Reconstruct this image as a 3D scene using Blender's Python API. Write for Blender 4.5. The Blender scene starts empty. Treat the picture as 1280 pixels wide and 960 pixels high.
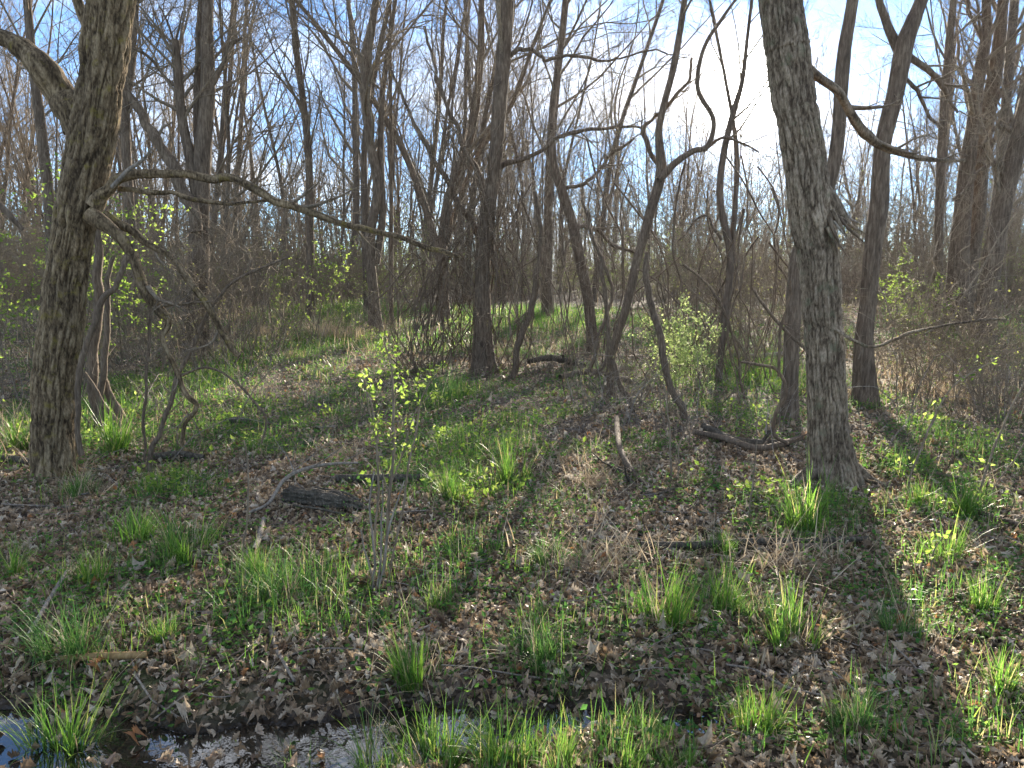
import bpy, math, random
import numpy as np
from mathutils import Vector

random.seed(7)
RNG = np.random.default_rng(7)
sc = bpy.context.scene
col = sc.collection

# ------------------------------------------------------------------ camera
CAM_H, PITCH, FPX = 1.6, math.radians(8.0), 967.0
cam_d = bpy.data.cameras.new("camera")
cam = bpy.data.objects.new("camera", cam_d)
col.objects.link(cam)
cam.location = (0, 0, CAM_H)
cam.rotation_euler = (math.pi / 2 - PITCH, 0, 0)
cam_d.sensor_width = 36.0
cam_d.lens = 36.0 * FPX / 1280.0
cam_d.clip_start = 0.05
cam_d.clip_end = 3000
sc.camera = cam


def ray(px, py):
    cx, cy = (px - 640) / FPX, (480 - py) / FPX
    s, c = math.sin(PITCH), math.cos(PITCH)
    return np.array([cx, c + cy * s, -s + cy * c])


def at(px, py, Y):
    d = ray(px, py)
    return np.array([0, 0, CAM_H]) + d * (Y / d[1])


# ------------------------------------------------------------------ sun and sky
SUN = ray(928, 112)
SUN = SUN / np.linalg.norm(SUN)
SUN_EL = math.asin(SUN[2])
SUN_AZ = math.atan2(SUN[0], SUN[1])          # from +Y towards +X
sun_d = bpy.data.lights.new("sun", 'SUN')
sun = bpy.data.objects.new("sun", sun_d)
col.objects.link(sun)
sun_d.energy = 5.0
sun_d.angle = math.radians(0.5)
sun_d.color = (1.0, 0.88, 0.71)
sun.rotation_euler = Vector((SUN[0], SUN[1], SUN[2])).to_track_quat('Z', 'Y').to_euler()

world = bpy.data.worlds.new("World")
sc.world = world
world.use_nodes = True
nt = world.node_tree
nt.nodes.clear()


def N(t, typ, **kw):
    n = t.nodes.new(typ)
    for k, v in kw.items():
        if k == 'inp':
            for i, val in v.items():
                n.inputs[i].default_value = val
        else:
            setattr(n, k, v)
    return n


def ramp(t, stops, interp='LINEAR'):
    n = t.nodes.new('ShaderNodeValToRGB')
    n.color_ramp.interpolation = interp
    e = n.color_ramp.elements
    while len(e) > 1:
        e.remove(e[0])
    for i, (p, c) in enumerate(stops):
        el = e[0] if i == 0 else e.new(p)
        el.position = p
        el.color = (*c, 1) if len(c) == 3 else c
    return n


sky = N(nt, 'ShaderNodeTexSky', sky_type='NISHITA', sun_disc=False, sun_elevation=SUN_EL,
        sun_rotation=SUN_AZ, air_density=0.7, dust_density=0.0, ozone_density=3.2, altitude=100)
geo = N(nt, 'ShaderNodeTexCoord')
# thin broken cloud
mapc = N(nt, 'ShaderNodeMapping', inp={'Scale': (1.0, 1.0, 2.6), 'Location': (2.6, 1.2, 0.9)})
nz = N(nt, 'ShaderNodeTexNoise', inp={'Scale': 3.2, 'Detail': 8.0, 'Roughness': 0.58, 'Distortion': 0.2})
cr = ramp(nt, [(0.44, (0, 0, 0)), (0.64, (1, 1, 1))])
mixc = N(nt, 'ShaderNodeMix', data_type='RGBA')
mixc.inputs['B'].default_value = (5.4, 5.5, 5.7, 1)
cm = N(nt, 'ShaderNodeMath', operation='MULTIPLY', inp={1: 0.8})
# aureole round the sun seen through thin cloud
dot = N(nt, 'ShaderNodeVectorMath', operation='DOT_PRODUCT')
dot.inputs[1].default_value = tuple(SUN)
mx = N(nt, 'ShaderNodeMath', operation='MAXIMUM', inp={1: 0.0})
pw1 = N(nt, 'ShaderNodeMath', operation='POWER', inp={1: 90.0})
pw2 = N(nt, 'ShaderNodeMath', operation='POWER', inp={1: 1100.0})
m1 = N(nt, 'ShaderNodeMath', operation='MULTIPLY', inp={1: 0.25})
m2 = N(nt, 'ShaderNodeMath', operation='MULTIPLY', inp={1: 40.0})
ad = N(nt, 'ShaderNodeMath', operation='ADD')
aur = N(nt, 'ShaderNodeVectorMath', operation='SCALE')
aur.inputs[0].default_value = (1.0, 0.95, 0.88)
addv = N(nt, 'ShaderNodeVectorMath', operation='ADD')
bg = N(nt, 'ShaderNodeBackground', inp={'Strength': 0.058})
wo = N(nt, 'ShaderNodeOutputWorld')
L = nt.links.new
L(geo.outputs['Generated'], mapc.inputs['Vector'])
L(mapc.outputs[0], nz.inputs['Vector'])
L(nz.outputs['Fac'], cr.inputs[0])
L(cr.outputs[0], cm.inputs[0])
L(cm.outputs[0], mixc.inputs['Factor'])
L(sky.outputs[0], mixc.inputs['A'])
L(geo.outputs['Generated'], dot.inputs[0])
L(dot.outputs['Value'], mx.inputs[0])
L(mx.outputs[0], pw1.inputs[0])
L(mx.outputs[0], pw2.inputs[0])
L(pw1.outputs[0], m1.inputs[0])
L(pw2.outputs[0], m2.inputs[0])
L(m1.outputs[0], ad.inputs[0])
L(m2.outputs[0], ad.inputs[1])
L(ad.outputs[0], aur.inputs['Scale'])
L(mixc.outputs['Result'], addv.inputs[0])
L(aur.outputs[0], addv.inputs[1])
L(addv.outputs[0], bg.inputs['Color'])
L(bg.outputs[0], wo.inputs['Surface'])

vs = sc.view_settings
vs.view_transform = 'Standard'
vs.look = 'None'
vs.exposure = 2.7
vs.gamma = 1.0
vs.use_curve_mapping = False
sc.cycles.max_bounces = 6
sc.cycles.diffuse_bounces = 3
sc.cycles.transmission_bounces = 4
sc.cycles.volume_bounces = 0
sc.cycles.use_denoising = True

HAZE = 0.0001

# ------------------------------------------------------------------ noise


def _hash(ix, iy, iz):
    h = (ix * 374761393 + iy * 668265263 + iz * 2147483647) & 0xFFFFFFFF
    h = ((h ^ (h >> 13)) * 1274126177) & 0xFFFFFFFF
    h = ((h ^ (h >> 16)) * 2246822519) & 0xFFFFFFFF
    return ((h ^ (h >> 15)) & 0xFFFFFF) / float(0xFFFFFF)


def noise3(x, y, z=0.0, seed=0):
    x, y, z = np.broadcast_arrays(np.asarray(x, float), np.asarray(y, float), np.asarray(z, float))
    fx, fy, fz = np.floor(x), np.floor(y), np.floor(z)
    ix, iy, iz = fx.astype(np.int64) + 1000 + seed * 17, fy.astype(np.int64) + 1000, fz.astype(np.int64) + 1000
    u, v, w = x - fx, y - fy, z - fz
    u, v, w = [t * t * (3 - 2 * t) for t in (u, v, w)]
    r = 0
    for dx in (0, 1):
        for dy in (0, 1):
            for dz in (0, 1):
                r = r + _hash(ix + dx, iy + dy, iz + dz) * (u if dx else 1 - u) * (v if dy else 1 - v) * (w if dz else 1 - w)
    return r


def fbm(x, y, z=0.0, seed=0, oct=4):
    r, a, s, f = 0, 0.5, 0, 1.0
    for o in range(oct):
        r = r + a * noise3(np.asarray(x) * f, np.asarray(y) * f, np.asarray(z) * f, seed + o * 3)
        s += a
        a *= 0.5
        f *= 2.03
    return r / s


# ------------------------------------------------------------------ ground height
WATER_Z = -0.075


def gz(x, y):
    x = np.asarray(x, float)
    y = np.asarray(y, float)
    d = np.hypot(x, y)
    z = 0.10 * (fbm(x * 0.55, y * 0.55, 0, 3, 3) - 0.5) + 0.07 * (fbm(x * 2.3, y * 2.3, 0, 9, 3) - 0.5)
    z = z + 0.9 * (fbm(x * 0.06, y * 0.06, 0, 21, 2) - 0.5) * np.clip((d - 14) / 25, 0, 1)
    q = np.clip((d - 11) / 15, 0, 1)
    z = z + 0.6 * q * q * (3 - 2 * q) + 1.5 * np.clip((d - 32) / 60, 0, 1) ** 1.3
    # the wet ditch in front of the camera
    yc = 2.64 + 0.05 * x + 0.10 * np.sin(x * 1.7)
    wd = 0.25 + 0.10 * fbm(x * 1.3, 0 * x, 0, 31, 2)
    m = np.clip((1.15 - x) / 0.5, 0.0, 1.0)
    m = m * (0.02 + 1.78 * fbm(x * 2.6, y * 4.0, 0, 41, 3)) * (0.56 + 0.78 * np.clip(-x, 0, 1)) + 0.75 * np.exp(-((x - 0.27) / 0.14) ** 2 - ((y - 2.72) / 0.08) ** 2)
    z = z - 0.165 * m * np.exp(-((y - yc) / wd) ** 2)
    return z + 0.02


def gnd(px, py):
    """ground point seen at a pixel of the photograph"""
    d = ray(px, py)
    t = CAM_H / max(1e-3, -d[2])
    for _ in range(8):
        p = np.array([0, 0, CAM_H]) + d * t
        h = float(gz(p[0], p[1]))
        t = (CAM_H - h) / max(1e-3, -d[2])
    p = np.array([0, 0, CAM_H]) + d * t
    p[2] = float(gz(p[0], p[1]))
    return p


# ------------------------------------------------------------------ mesh helpers
class MB:
    def __init__(self):
        self.v, self.f3, self.f4, self.n = [], [], [], 0
        self.att = []

    def add(self, V, F, att=None):
        V = np.asarray(V, float).reshape(-1, 3)
        F = np.asarray(F, np.int64)
        if len(F):
            (self.f3 if F.shape[1] == 3 else self.f4).append(F + self.n)
        self.v.append(V)
        self.att.append(np.zeros(len(V)) if att is None else np.asarray(att, float))
        self.n += len(V)

    def mesh(self, name, mat, loc=(0, 0, 0), smooth=True, att=None):
        V = np.concatenate(self.v) - np.asarray(loc, float)
        f3 = np.concatenate(self.f3) if self.f3 else np.zeros((0, 3), np.int64)
        f4 = np.concatenate(self.f4) if self.f4 else np.zeros((0, 4), np.int64)
        me = bpy.data.meshes.new(name)
        me.vertices.add(len(V))
        me.vertices.foreach_set("co", V.astype(np.float32).ravel())
        li = np.concatenate([f3.ravel(), f4.ravel()]).astype(np.int32)
        me.loops.add(len(li))
        me.loops.foreach_set("vertex_index", li)
        tot = np.concatenate([np.full(len(f3), 3), np.full(len(f4), 4)]).astype(np.int32)
        st = np.concatenate([[0], np.cumsum(tot)[:-1]]).astype(np.int32)
        me.polygons.add(len(tot))
        me.polygons.foreach_set("loop_start", st)
        me.polygons.foreach_set("use_smooth", np.full(len(tot), smooth, bool))
        if att:
            a = me.attributes.new(att, 'FLOAT', 'POINT')
            a.data.foreach_set("value", np.concatenate(self.att).astype(np.float32))
        me.update(calc_edges=True)
        me.materials.append(mat)
        return me


def link(name, me, parent=None, loc=(0, 0, 0)):
    o = bpy.data.objects.new(name, me)
    col.objects.link(o)
    if parent is not None:
        o.parent = parent
    else:
        o.location = loc
    return o


def tag(o, label=None, cat=None, group=None, kind=None):
    for k, v in (('label', label), ('category', cat), ('group', group), ('kind', kind)):
        if v:
            o[k] = v
    return o


def thing(name, loc, label, cat, group=None, rz=0.0):
    o = bpy.data.objects.new(name, None)
    o.empty_display_size = 0.2
    col.objects.link(o)
    o.location = loc
    o.rotation_euler = (0, 0, rz)
    return tag(o, label, cat, group)


def copy_tree(o, loc, rz, scale, label=None, group=None):
    r = o.copy()
    col.objects.link(r)
    r.location = loc
    r.rotation_euler = (0, 0, rz)
    r.scale = (scale,) * 3 if np.isscalar(scale) else scale
    if label:
        r['label'] = label
    if group:
        r['group'] = group
    for ch in list(o.children):
        c = ch.copy()
        col.objects.link(c)
        c.parent = r
        for g in list(ch.children):
            d = g.copy()
            col.objects.link(d)
            d.parent = c
    return r


def nrm(a):
    return a / np.maximum(np.linalg.norm(a, axis=-1, keepdims=True), 1e-9)


def tubes(mb, P, R, k):
    """many tapered tubes at once: P (m,n,3), R (m,n)"""
    P = np.asarray(P, float)
    R = np.asarray(R, float)
    m, n, _ = P.shape
    T = nrm(np.gradient(P, axis=1))
    score = np.abs(T).max(axis=1)
    ax = np.eye(3)[np.argmin(score, axis=1)]
    u = nrm(np.cross(T, ax[:, None, :]))
    v = np.cross(T, u)
    th = np.arange(k) * 2 * math.pi / k
    ring = u[:, :, None, :] * np.cos(th)[None, None, :, None] + v[:, :, None, :] * np.sin(th)[None, None, :, None]
    V = P[:, :, None, :] + ring * R[:, :, None, None]
    idx = np.arange(m * n * k).reshape(m, n, k)
    a, b = idx[:, :-1, :], idx[:, 1:, :]
    F = np.stack([a, np.roll(a, -1, 2), np.roll(b, -1, 2), b], -1).reshape(-1, 4)
    mb.add(V.reshape(-1, 3), F)


def tube(mb, P, R, k=6):
    tubes(mb, np.asarray(P)[None], np.asarray(R)[None], k)


def spline(P, n):
    """Catmull-Rom through rows of P (any width), n samples uniform in length"""
    P = np.asarray(P, float)
    if len(P) == 2:
        t = np.linspace(0, 1, n)[:, None]
        return P[0] * (1 - t) + P[1] * t
    Q = np.vstack([2 * P[0] - P[1], P, 2 * P[-1] - P[-2]])
    out = []
    for i in range(1, len(Q) - 2):
        t = np.linspace(0, 1, 24, endpoint=False)[:, None]
        p0, p1, p2, p3 = Q[i - 1], Q[i], Q[i + 1], Q[i + 2]
        out.append(0.5 * (2 * p1 + (p2 - p0) * t + (2 * p0 - 5 * p1 + 4 * p2 - p3) * t * t + (3 * p1 - p0 - 3 * p2 + p3) * t ** 3))
    C = np.vstack(out + [P[-1:]])
    s = np.concatenate([[0], np.cumsum(np.linalg.norm(np.diff(C[:, :3], axis=0), axis=1))])
    q = np.linspace(0, s[-1], n)
    return np.stack([np.interp(q, s, C[:, j]) for j in range(C.shape[1])], 1)


def pix(path, Y=None):
    """[(px,py,width_px[,Y])] -> rows (x,y,z,radius) at real distance and size"""
    out = []
    for q in path:
        y = q[3] if len(q) > 3 else Y
        p = at(q[0], q[1], y)
        out.append([*p, 0.5 * q[2] * y / FPX])
    return np.array(out)


# ------------------------------------------------------------------ materials
def mat(name):
    m = bpy.data.materials.new(name)
    m.use_nodes = True
    m.node_tree.nodes.clear()
    return m, m.node_tree


def bark(name, dark, mid, light, scale=1.0, bump=0.5, lichen=None, rough=0.9, ridge=False):
    m, t = mat(name)
    tc = N(t, 'ShaderNodeTexCoord')
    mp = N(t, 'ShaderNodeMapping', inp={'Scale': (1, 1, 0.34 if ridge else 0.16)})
    n1 = N(t, 'ShaderNodeTexNoise', inp={'Scale': 45 * scale, 'Detail': 6.0, 'Roughness': 0.65, 'Distortion': 0.4})
    n2 = N(t, 'ShaderNodeTexNoise', inp={'Scale': 3.0, 'Detail': 4.0})
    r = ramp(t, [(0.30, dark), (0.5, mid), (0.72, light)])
    b = N(t, 'ShaderNodeBsdfPrincipled', inp={'Roughness': rough, 'Specular IOR Level': 0.25})
    o = N(t, 'ShaderNodeOutputMaterial')
    bp = N(t, 'ShaderNodeBump', inp={'Strength': bump, 'Distance': 0.02})
    t.links.new(tc.outputs['Object'], mp.inputs['Vector'])
    t.links.new(mp.outputs[0], n1.inputs['Vector'])
    t.links.new(tc.outputs['Object'], n2.inputs['Vector'])
    fac = n1.outputs['Fac']
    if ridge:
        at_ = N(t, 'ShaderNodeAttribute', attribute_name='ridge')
        mm = N(t, 'ShaderNodeMath', operation='MULTIPLY_ADD', inp={1: 0.38, 2: -0.21})  # pale ridges, dark furrows: bark tone, deepened to imitate shade in the relief
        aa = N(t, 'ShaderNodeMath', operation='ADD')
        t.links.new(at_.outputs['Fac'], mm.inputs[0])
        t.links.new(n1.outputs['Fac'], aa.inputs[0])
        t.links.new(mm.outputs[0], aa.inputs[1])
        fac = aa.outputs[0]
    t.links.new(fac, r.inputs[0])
    colr = r.outputs[0]
    mxv = N(t, 'ShaderNodeMix', data_type='RGBA', blend_type='MULTIPLY', inp={'Factor': 0.7})
    rv = ramp(t, [(0.3, (0.6, 0.58, 0.56)), (0.7, (1.15, 1.12, 1.05))])
    t.links.new(n2.outputs['Fac'], rv.inputs[0])
    t.links.new(colr, mxv.inputs['A'])
    t.links.new(rv.outputs[0], mxv.inputs['B'])
    colr = mxv.outputs['Result']
    if lichen:
        n3 = N(t, 'ShaderNodeTexNoise', inp={'Scale': 9.0, 'Detail': 6.0, 'Roughness': 0.7})
        t.links.new(tc.outputs['Object'], n3.inputs['Vector'])
        r3 = ramp(t, [(0.56, (0, 0, 0)), (0.68, (0.75, 0.75, 0.75))])
        t.links.new(n3.outputs['Fac'], r3.inputs[0])
        ml = N(t, 'ShaderNodeMix', data_type='RGBA')
        ml.inputs['B'].default_value = (*lichen, 1)
        t.links.new(r3.outputs[0], ml.inputs['Factor'])
        t.links.new(colr, ml.inputs['A'])
        colr = ml.outputs['Result']
    t.links.new(colr, b.inputs['Base Color'])
    t.links.new(n1.outputs['Fac'], bp.inputs['Height'])
    t.links.new(bp.outputs[0], b.inputs['Normal'])
    t.links.new(b.outputs[0], o.inputs['Surface'])
    return m


def leafmat(name, stops, trans=0.5, rough=0.5, spec=0.3, tboost=1.4, noise=True):
    """thin leaves: each island its own colour, light passes through"""
    m, t = mat(name)
    g = N(t, 'ShaderNodeNewGeometry')
    r = ramp(t, stops)
    t.links.new(g.outputs['Random Per Island'], r.inputs[0])
    c = r.outputs[0]
    if noise:
        tc = N(t, 'ShaderNodeTexCoord')
        n = N(t, 'ShaderNodeTexNoise', inp={'Scale': 60.0, 'Detail': 3.0})
        t.links.new(tc.outputs['Object'], n.inputs['Vector'])
        rr = ramp(t, [(0.3, (0.65, 0.65, 0.65)), (0.7, (1.2, 1.2, 1.2))])
        t.links.new(n.outputs['Fac'], rr.inputs[0])
        mm = N(t, 'ShaderNodeMix', data_type='RGBA', blend_type='MULTIPLY', inp={'Factor': 1.0})
        t.links.new(c, mm.inputs['A'])
        t.links.new(rr.outputs[0], mm.inputs['B'])
        c = mm.outputs['Result']
    b = N(t, 'ShaderNodeBsdfPrincipled', inp={'Roughness': rough, 'Specular IOR Level': spec})
    tr = N(t, 'ShaderNodeBsdfTranslucent')
    sc_ = N(t, 'ShaderNodeVectorMath', operation='SCALE', inp={'Scale': tboost})
    mx_ = N(t, 'ShaderNodeMixShader', inp={0: trans})
    o = N(t, 'ShaderNodeOutputMaterial')
    t.links.new(c, b.inputs['Base Color'])
    t.links.new(c, sc_.inputs[0])
    t.links.new(sc_.outputs[0], tr.inputs['Color'])
    t.links.new(b.outputs[0], mx_.inputs[1])
    t.links.new(tr.outputs[0], mx_.inputs[2])
    t.links.new(mx_.outputs[0], o.inputs['Surface'])
    return m


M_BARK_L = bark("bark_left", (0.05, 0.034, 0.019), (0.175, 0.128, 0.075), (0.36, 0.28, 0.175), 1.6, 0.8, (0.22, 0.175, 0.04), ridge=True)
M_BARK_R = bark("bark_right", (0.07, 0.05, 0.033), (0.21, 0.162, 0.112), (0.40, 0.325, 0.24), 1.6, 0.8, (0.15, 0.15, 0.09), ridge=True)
M_BARK = bark("bark_plain", (0.05, 0.036, 0.025), (0.14, 0.105, 0.075), (0.26, 0.21, 0.155), 0.8, 0.6)
M_BARK_FAR = bark("bark_far", (0.055, 0.043, 0.032), (0.125, 0.098, 0.074), (0.215, 0.172, 0.132), 0.6, 0.3)
M_TWIG = bark("twig_bark", (0.10, 0.078, 0.054), (0.20, 0.16, 0.115), (0.33, 0.275, 0.20), 1.5, 0.2)
M_VINE = bark("vine_bark", (0.06, 0.043, 0.03), (0.14, 0.105, 0.074), (0.25, 0.195, 0.14), 1.5, 0.4)
M_DEAD = bark("dead_wood", (0.10, 0.085, 0.07), (0.24, 0.21, 0.175), (0.42, 0.38, 0.32), 1.3, 0.5)
M_LOG = bark("rotten_log", (0.03, 0.026, 0.02), (0.085, 0.074, 0.056), (0.20, 0.18, 0.145), 1.4, 0.9)
M_YSTICK = bark("peeled_stick", (0.16, 0.10, 0.045), (0.30, 0.20, 0.09), (0.42, 0.30, 0.15), 1.0, 0.3)
M_GRASS = leafmat("green_grass", [(0.0, (0.045, 0.115, 0.02)), (0.45, (0.085, 0.185, 0.026)), (0.80, (0.145, 0.25, 0.035)), (0.90, (0.25, 0.28, 0.07)), (1.0, (0.42, 0.34, 0.19))], 0.45, 0.45, 0.35, 1.7, False)
M_GRASS_D = leafmat("dark_grass", [(0.0, (0.04, 0.105, 0.025)), (0.6, (0.08, 0.175, 0.04)), (0.9, (0.14, 0.22, 0.06)), (1.0, (0.38, 0.31, 0.17))], 0.45, 0.45, 0.35, 1.6, False)
M_STRAW = leafmat("dry_straw", [(0.0, (0.27, 0.195, 0.115)), (0.5, (0.43, 0.335, 0.215)), (1.0, (0.58, 0.49, 0.34))], 0.35, 0.6, 0.25, 1.2, False)
M_HERB = leafmat("herb_leaf", [(0.0, (0.04, 0.11, 0.03)), (0.5, (0.075, 0.17, 0.035)), (1.0, (0.16, 0.25, 0.045))], 0.45, 0.65, 0.1, 1.7, False)
M_NEWLEAF = leafmat("new_leaf", [(0.0, (0.10, 0.17, 0.03)), (0.5, (0.17, 0.25, 0.04)), (1.0, (0.27, 0.33, 0.08))], 0.55, 0.6, 0.12, 1.7, False)
M_PALELEAF = leafmat("pale_leaf", [(0.0, (0.20, 0.28, 0.08)), (1.0, (0.42, 0.48, 0.20))], 0.55, 0.5, 0.25, 1.6, False)
M_BUD = leafmat("bud", [(0.0, (0.12, 0.08, 0.035)), (0.6, (0.20, 0.15, 0.05)), (1.0, (0.26, 0.24, 0.07))], 0.4, 0.6, 0.2, 1.4, False)
M_BUDLEAF = leafmat("bud_leaf", [(0.0, (0.22, 0.17, 0.08)), (0.4, (0.22, 0.24, 0.06)), (1.0, (0.30, 0.34, 0.09))], 0.5, 0.5, 0.2, 1.5, False)
M_DLEAF = leafmat("dead_leaf", [(0.0, (0.12, 0.078, 0.042)), (0.22, (0.23, 0.16, 0.092)), (0.5, (0.345, 0.255, 0.16)), (0.78, (0.45, 0.36, 0.245)), (0.96, (0.55, 0.475, 0.37)), (1.0, (0.40, 0.18, 0.06))], 0.22, 0.55, 0.4, 1.3, True)


def ground_mat():
    m, t = mat("woodland_floor")
    g = N(t, 'ShaderNodeNewGeometry')
    pos = g.outputs['Position']
    nzw = N(t, 'ShaderNodeTexNoise', inp={'Scale': 14.0, 'Detail': 3.0})
    t.links.new(pos, nzw.inputs['Vector'])
    warp = N(t, 'ShaderNodeVectorMath', operation='MULTIPLY_ADD')
    warp.inputs[1].default_value = (0.06, 0.06, 0.06)
    t.links.new(nzw.outputs['Color'], warp.inputs[0])
    t.links.new(pos, warp.inputs[2])
    vo = N(t, 'ShaderNodeTexVoronoi', inp={'Scale': 42.0, 'Randomness': 1.0})
    t.links.new(warp.outputs[0], vo.inputs['Vector'])
    sp = N(t, 'ShaderNodeSeparateColor')
    t.links.new(vo.outputs['Color'], sp.inputs[0])
    r = ramp(t, [(0.0, (0.03, 0.021, 0.014)), (0.4, (0.075, 0.053, 0.036)), (0.75, (0.15, 0.112, 0.08)), (1.0, (0.27, 0.215, 0.16))])
    t.links.new(sp.outputs[0], r.inputs[0])
    # moss and low green between the leaves
    n2 = N(t, 'ShaderNodeTexNoise', inp={'Scale': 0.9, 'Detail': 6.0, 'Roughness': 0.65})
    t.links.new(pos, n2.inputs['Vector'])
    r2 = ramp(t, [(0.50, (0, 0, 0)), (0.68, (0.6, 0.6, 0.6))])
    t.links.new(n2.outputs['Fac'], r2.inputs[0])
    n3 = N(t, 'ShaderNodeTexNoise', inp={'Scale': 40.0, 'Detail': 4.0})
    t.links.new(pos, n3.inputs['Vector'])
    r3 = ramp(t, [(0.35, (0.03, 0.055, 0.012)), (0.65, (0.08, 0.13, 0.03))])
    t.links.new(n3.outputs['Fac'], r3.inputs[0])
    mg = N(t, 'ShaderNodeMix', data_type='RGBA')
    t.links.new(r2.outputs[0], mg.inputs['Factor'])
    t.links.new(r.outputs[0], mg.inputs['A'])
    t.links.new(r3.outputs[0], mg.inputs['B'])
    # wet mud in the ditch: by height
    sx = N(t, 'ShaderNodeSeparateXYZ')
    t.links.new(pos, sx.inputs[0])
    wet = N(t, 'ShaderNodeMapRange', inp={'From Min': -0.03, 'From Max': -0.075, 'To Min': 0.0, 'To Max': 1.0})
    t.links.new(sx.outputs['Z'], wet.inputs['Value'])
    near = N(t, 'ShaderNodeMapRange', inp={'From Min': 5.0, 'From Max': 3.4, 'To Min': 0.0, 'To Max': 1.0})
    t.links.new(sx.outputs['Y'], near.inputs['Value'])
    wm = N(t, 'ShaderNodeMath', operation='MULTIPLY')
    t.links.new(wet.outputs[0], wm.inputs[0])
    t.links.new(near.outputs[0], wm.inputs[1])
    mw = N(t, 'ShaderNodeMix', data_type='RGBA')
    mw.inputs['B'].default_value = (0.022, 0.016, 0.011, 1)
    t.links.new(wm.outputs[0], mw.inputs['Factor'])
    t.links.new(mg.outputs['Result'], mw.inputs['A'])
    b = N(t, 'ShaderNodeBsdfPrincipled', inp={'Specular IOR Level': 0.3})
    rr = N(t, 'ShaderNodeMapRange', inp={'To Min': 0.9, 'To Max': 0.28})
    t.links.new(wm.outputs[0], rr.inputs['Value'])
    t.links.new(rr.outputs[0], b.inputs['Roughness'])
    t.links.new(mw.outputs['Result'], b.inputs['Base Color'])
    bp = N(t, 'ShaderNodeBump', inp={'Strength': 0.8, 'Distance': 0.03})
    t.links.new(vo.outputs['Distance'], bp.inputs['Height'])
    t.links.new(bp.outputs[0], b.inputs['Normal'])
    o = N(t, 'ShaderNodeOutputMaterial')
    t.links.new(b.outputs[0], o.inputs['Surface'])
    return m


def water_mat():
    m, t = mat("puddle_water")
    tc = N(t, 'ShaderNodeNewGeometry')
    n = N(t, 'ShaderNodeTexNoise', inp={'Scale': 26.0, 'Detail': 2.0})
    t.links.new(tc.outputs['Position'], n.inputs['Vector'])
    bp = N(t, 'ShaderNodeBump', inp={'Strength': 0.05, 'Distance': 0.01})
    t.links.new(n.outputs['Fac'], bp.inputs['Height'])
    b = N(t, 'ShaderNodeBsdfPrincipled', inp={'Base Color': (0.012, 0.011, 0.009, 1), 'Roughness': 0.02, 'IOR': 1.8, 'Specular IOR Level': 1.0})
    t.links.new(bp.outputs[0], b.inputs['Normal'])
    o = N(t, 'ShaderNodeOutputMaterial')
    t.links.new(b.outputs[0], o.inputs['Surface'])
    return m


# ------------------------------------------------------------------ ground and water
def build_ground():
    ys = np.concatenate([np.linspace(-60, -4, 12), np.linspace(-3, 1.6, 14), np.linspace(1.7, 4.5, 110), 4.5 * np.geomspace(1.008, 100, 170)])
    s = np.linspace(-1, 1, 261)
    s = np.sign(s) * (0.55 * np.abs(s) + 0.45 * np.abs(s) ** 2.2)
    Y, S = np.meshgrid(ys, s, indexing='ij')
    X = S * (5 + 1.15 * np.abs(Y))
    Z = gz(X, Y)
    V = np.stack([X, Y, Z], -1).reshape(-1, 3)
    idx = np.arange(len(V)).reshape(Y.shape)
    a, b = idx[:-1], idx[1:]
    F = np.stack([a[:, :-1], a[:, 1:], b[:, 1:], b[:, :-1]], -1).reshape(-1, 4)
    mb = MB()
    mb.add(V, F)
    tag(link("ground", mb.mesh("ground", ground_mat())), kind='structure', label='woodland floor of soil and brown leaf litter')
    mb = MB()
    xs, yy = np.linspace(-4.5, 1.3, 24), np.linspace(1.9, 3.4, 8)
    A, B = np.meshgrid(xs, yy, indexing='ij')
    V = np.stack([A, B, np.full(A.shape, WATER_Z)], -1).reshape(-1, 3)
    idx = np.arange(len(V)).reshape(A.shape)
    F = np.stack([idx[:-1, :-1], idx[1:, :-1], idx[1:, 1:], idx[:-1, 1:]], -1).reshape(-1, 4)
    mb.add(V, F)
    tag(link("puddle", mb.mesh("puddle", water_mat(), smooth=False)), kind='structure', label='shallow puddle reflecting the sky in the muddy ditch')


build_ground()


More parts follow.
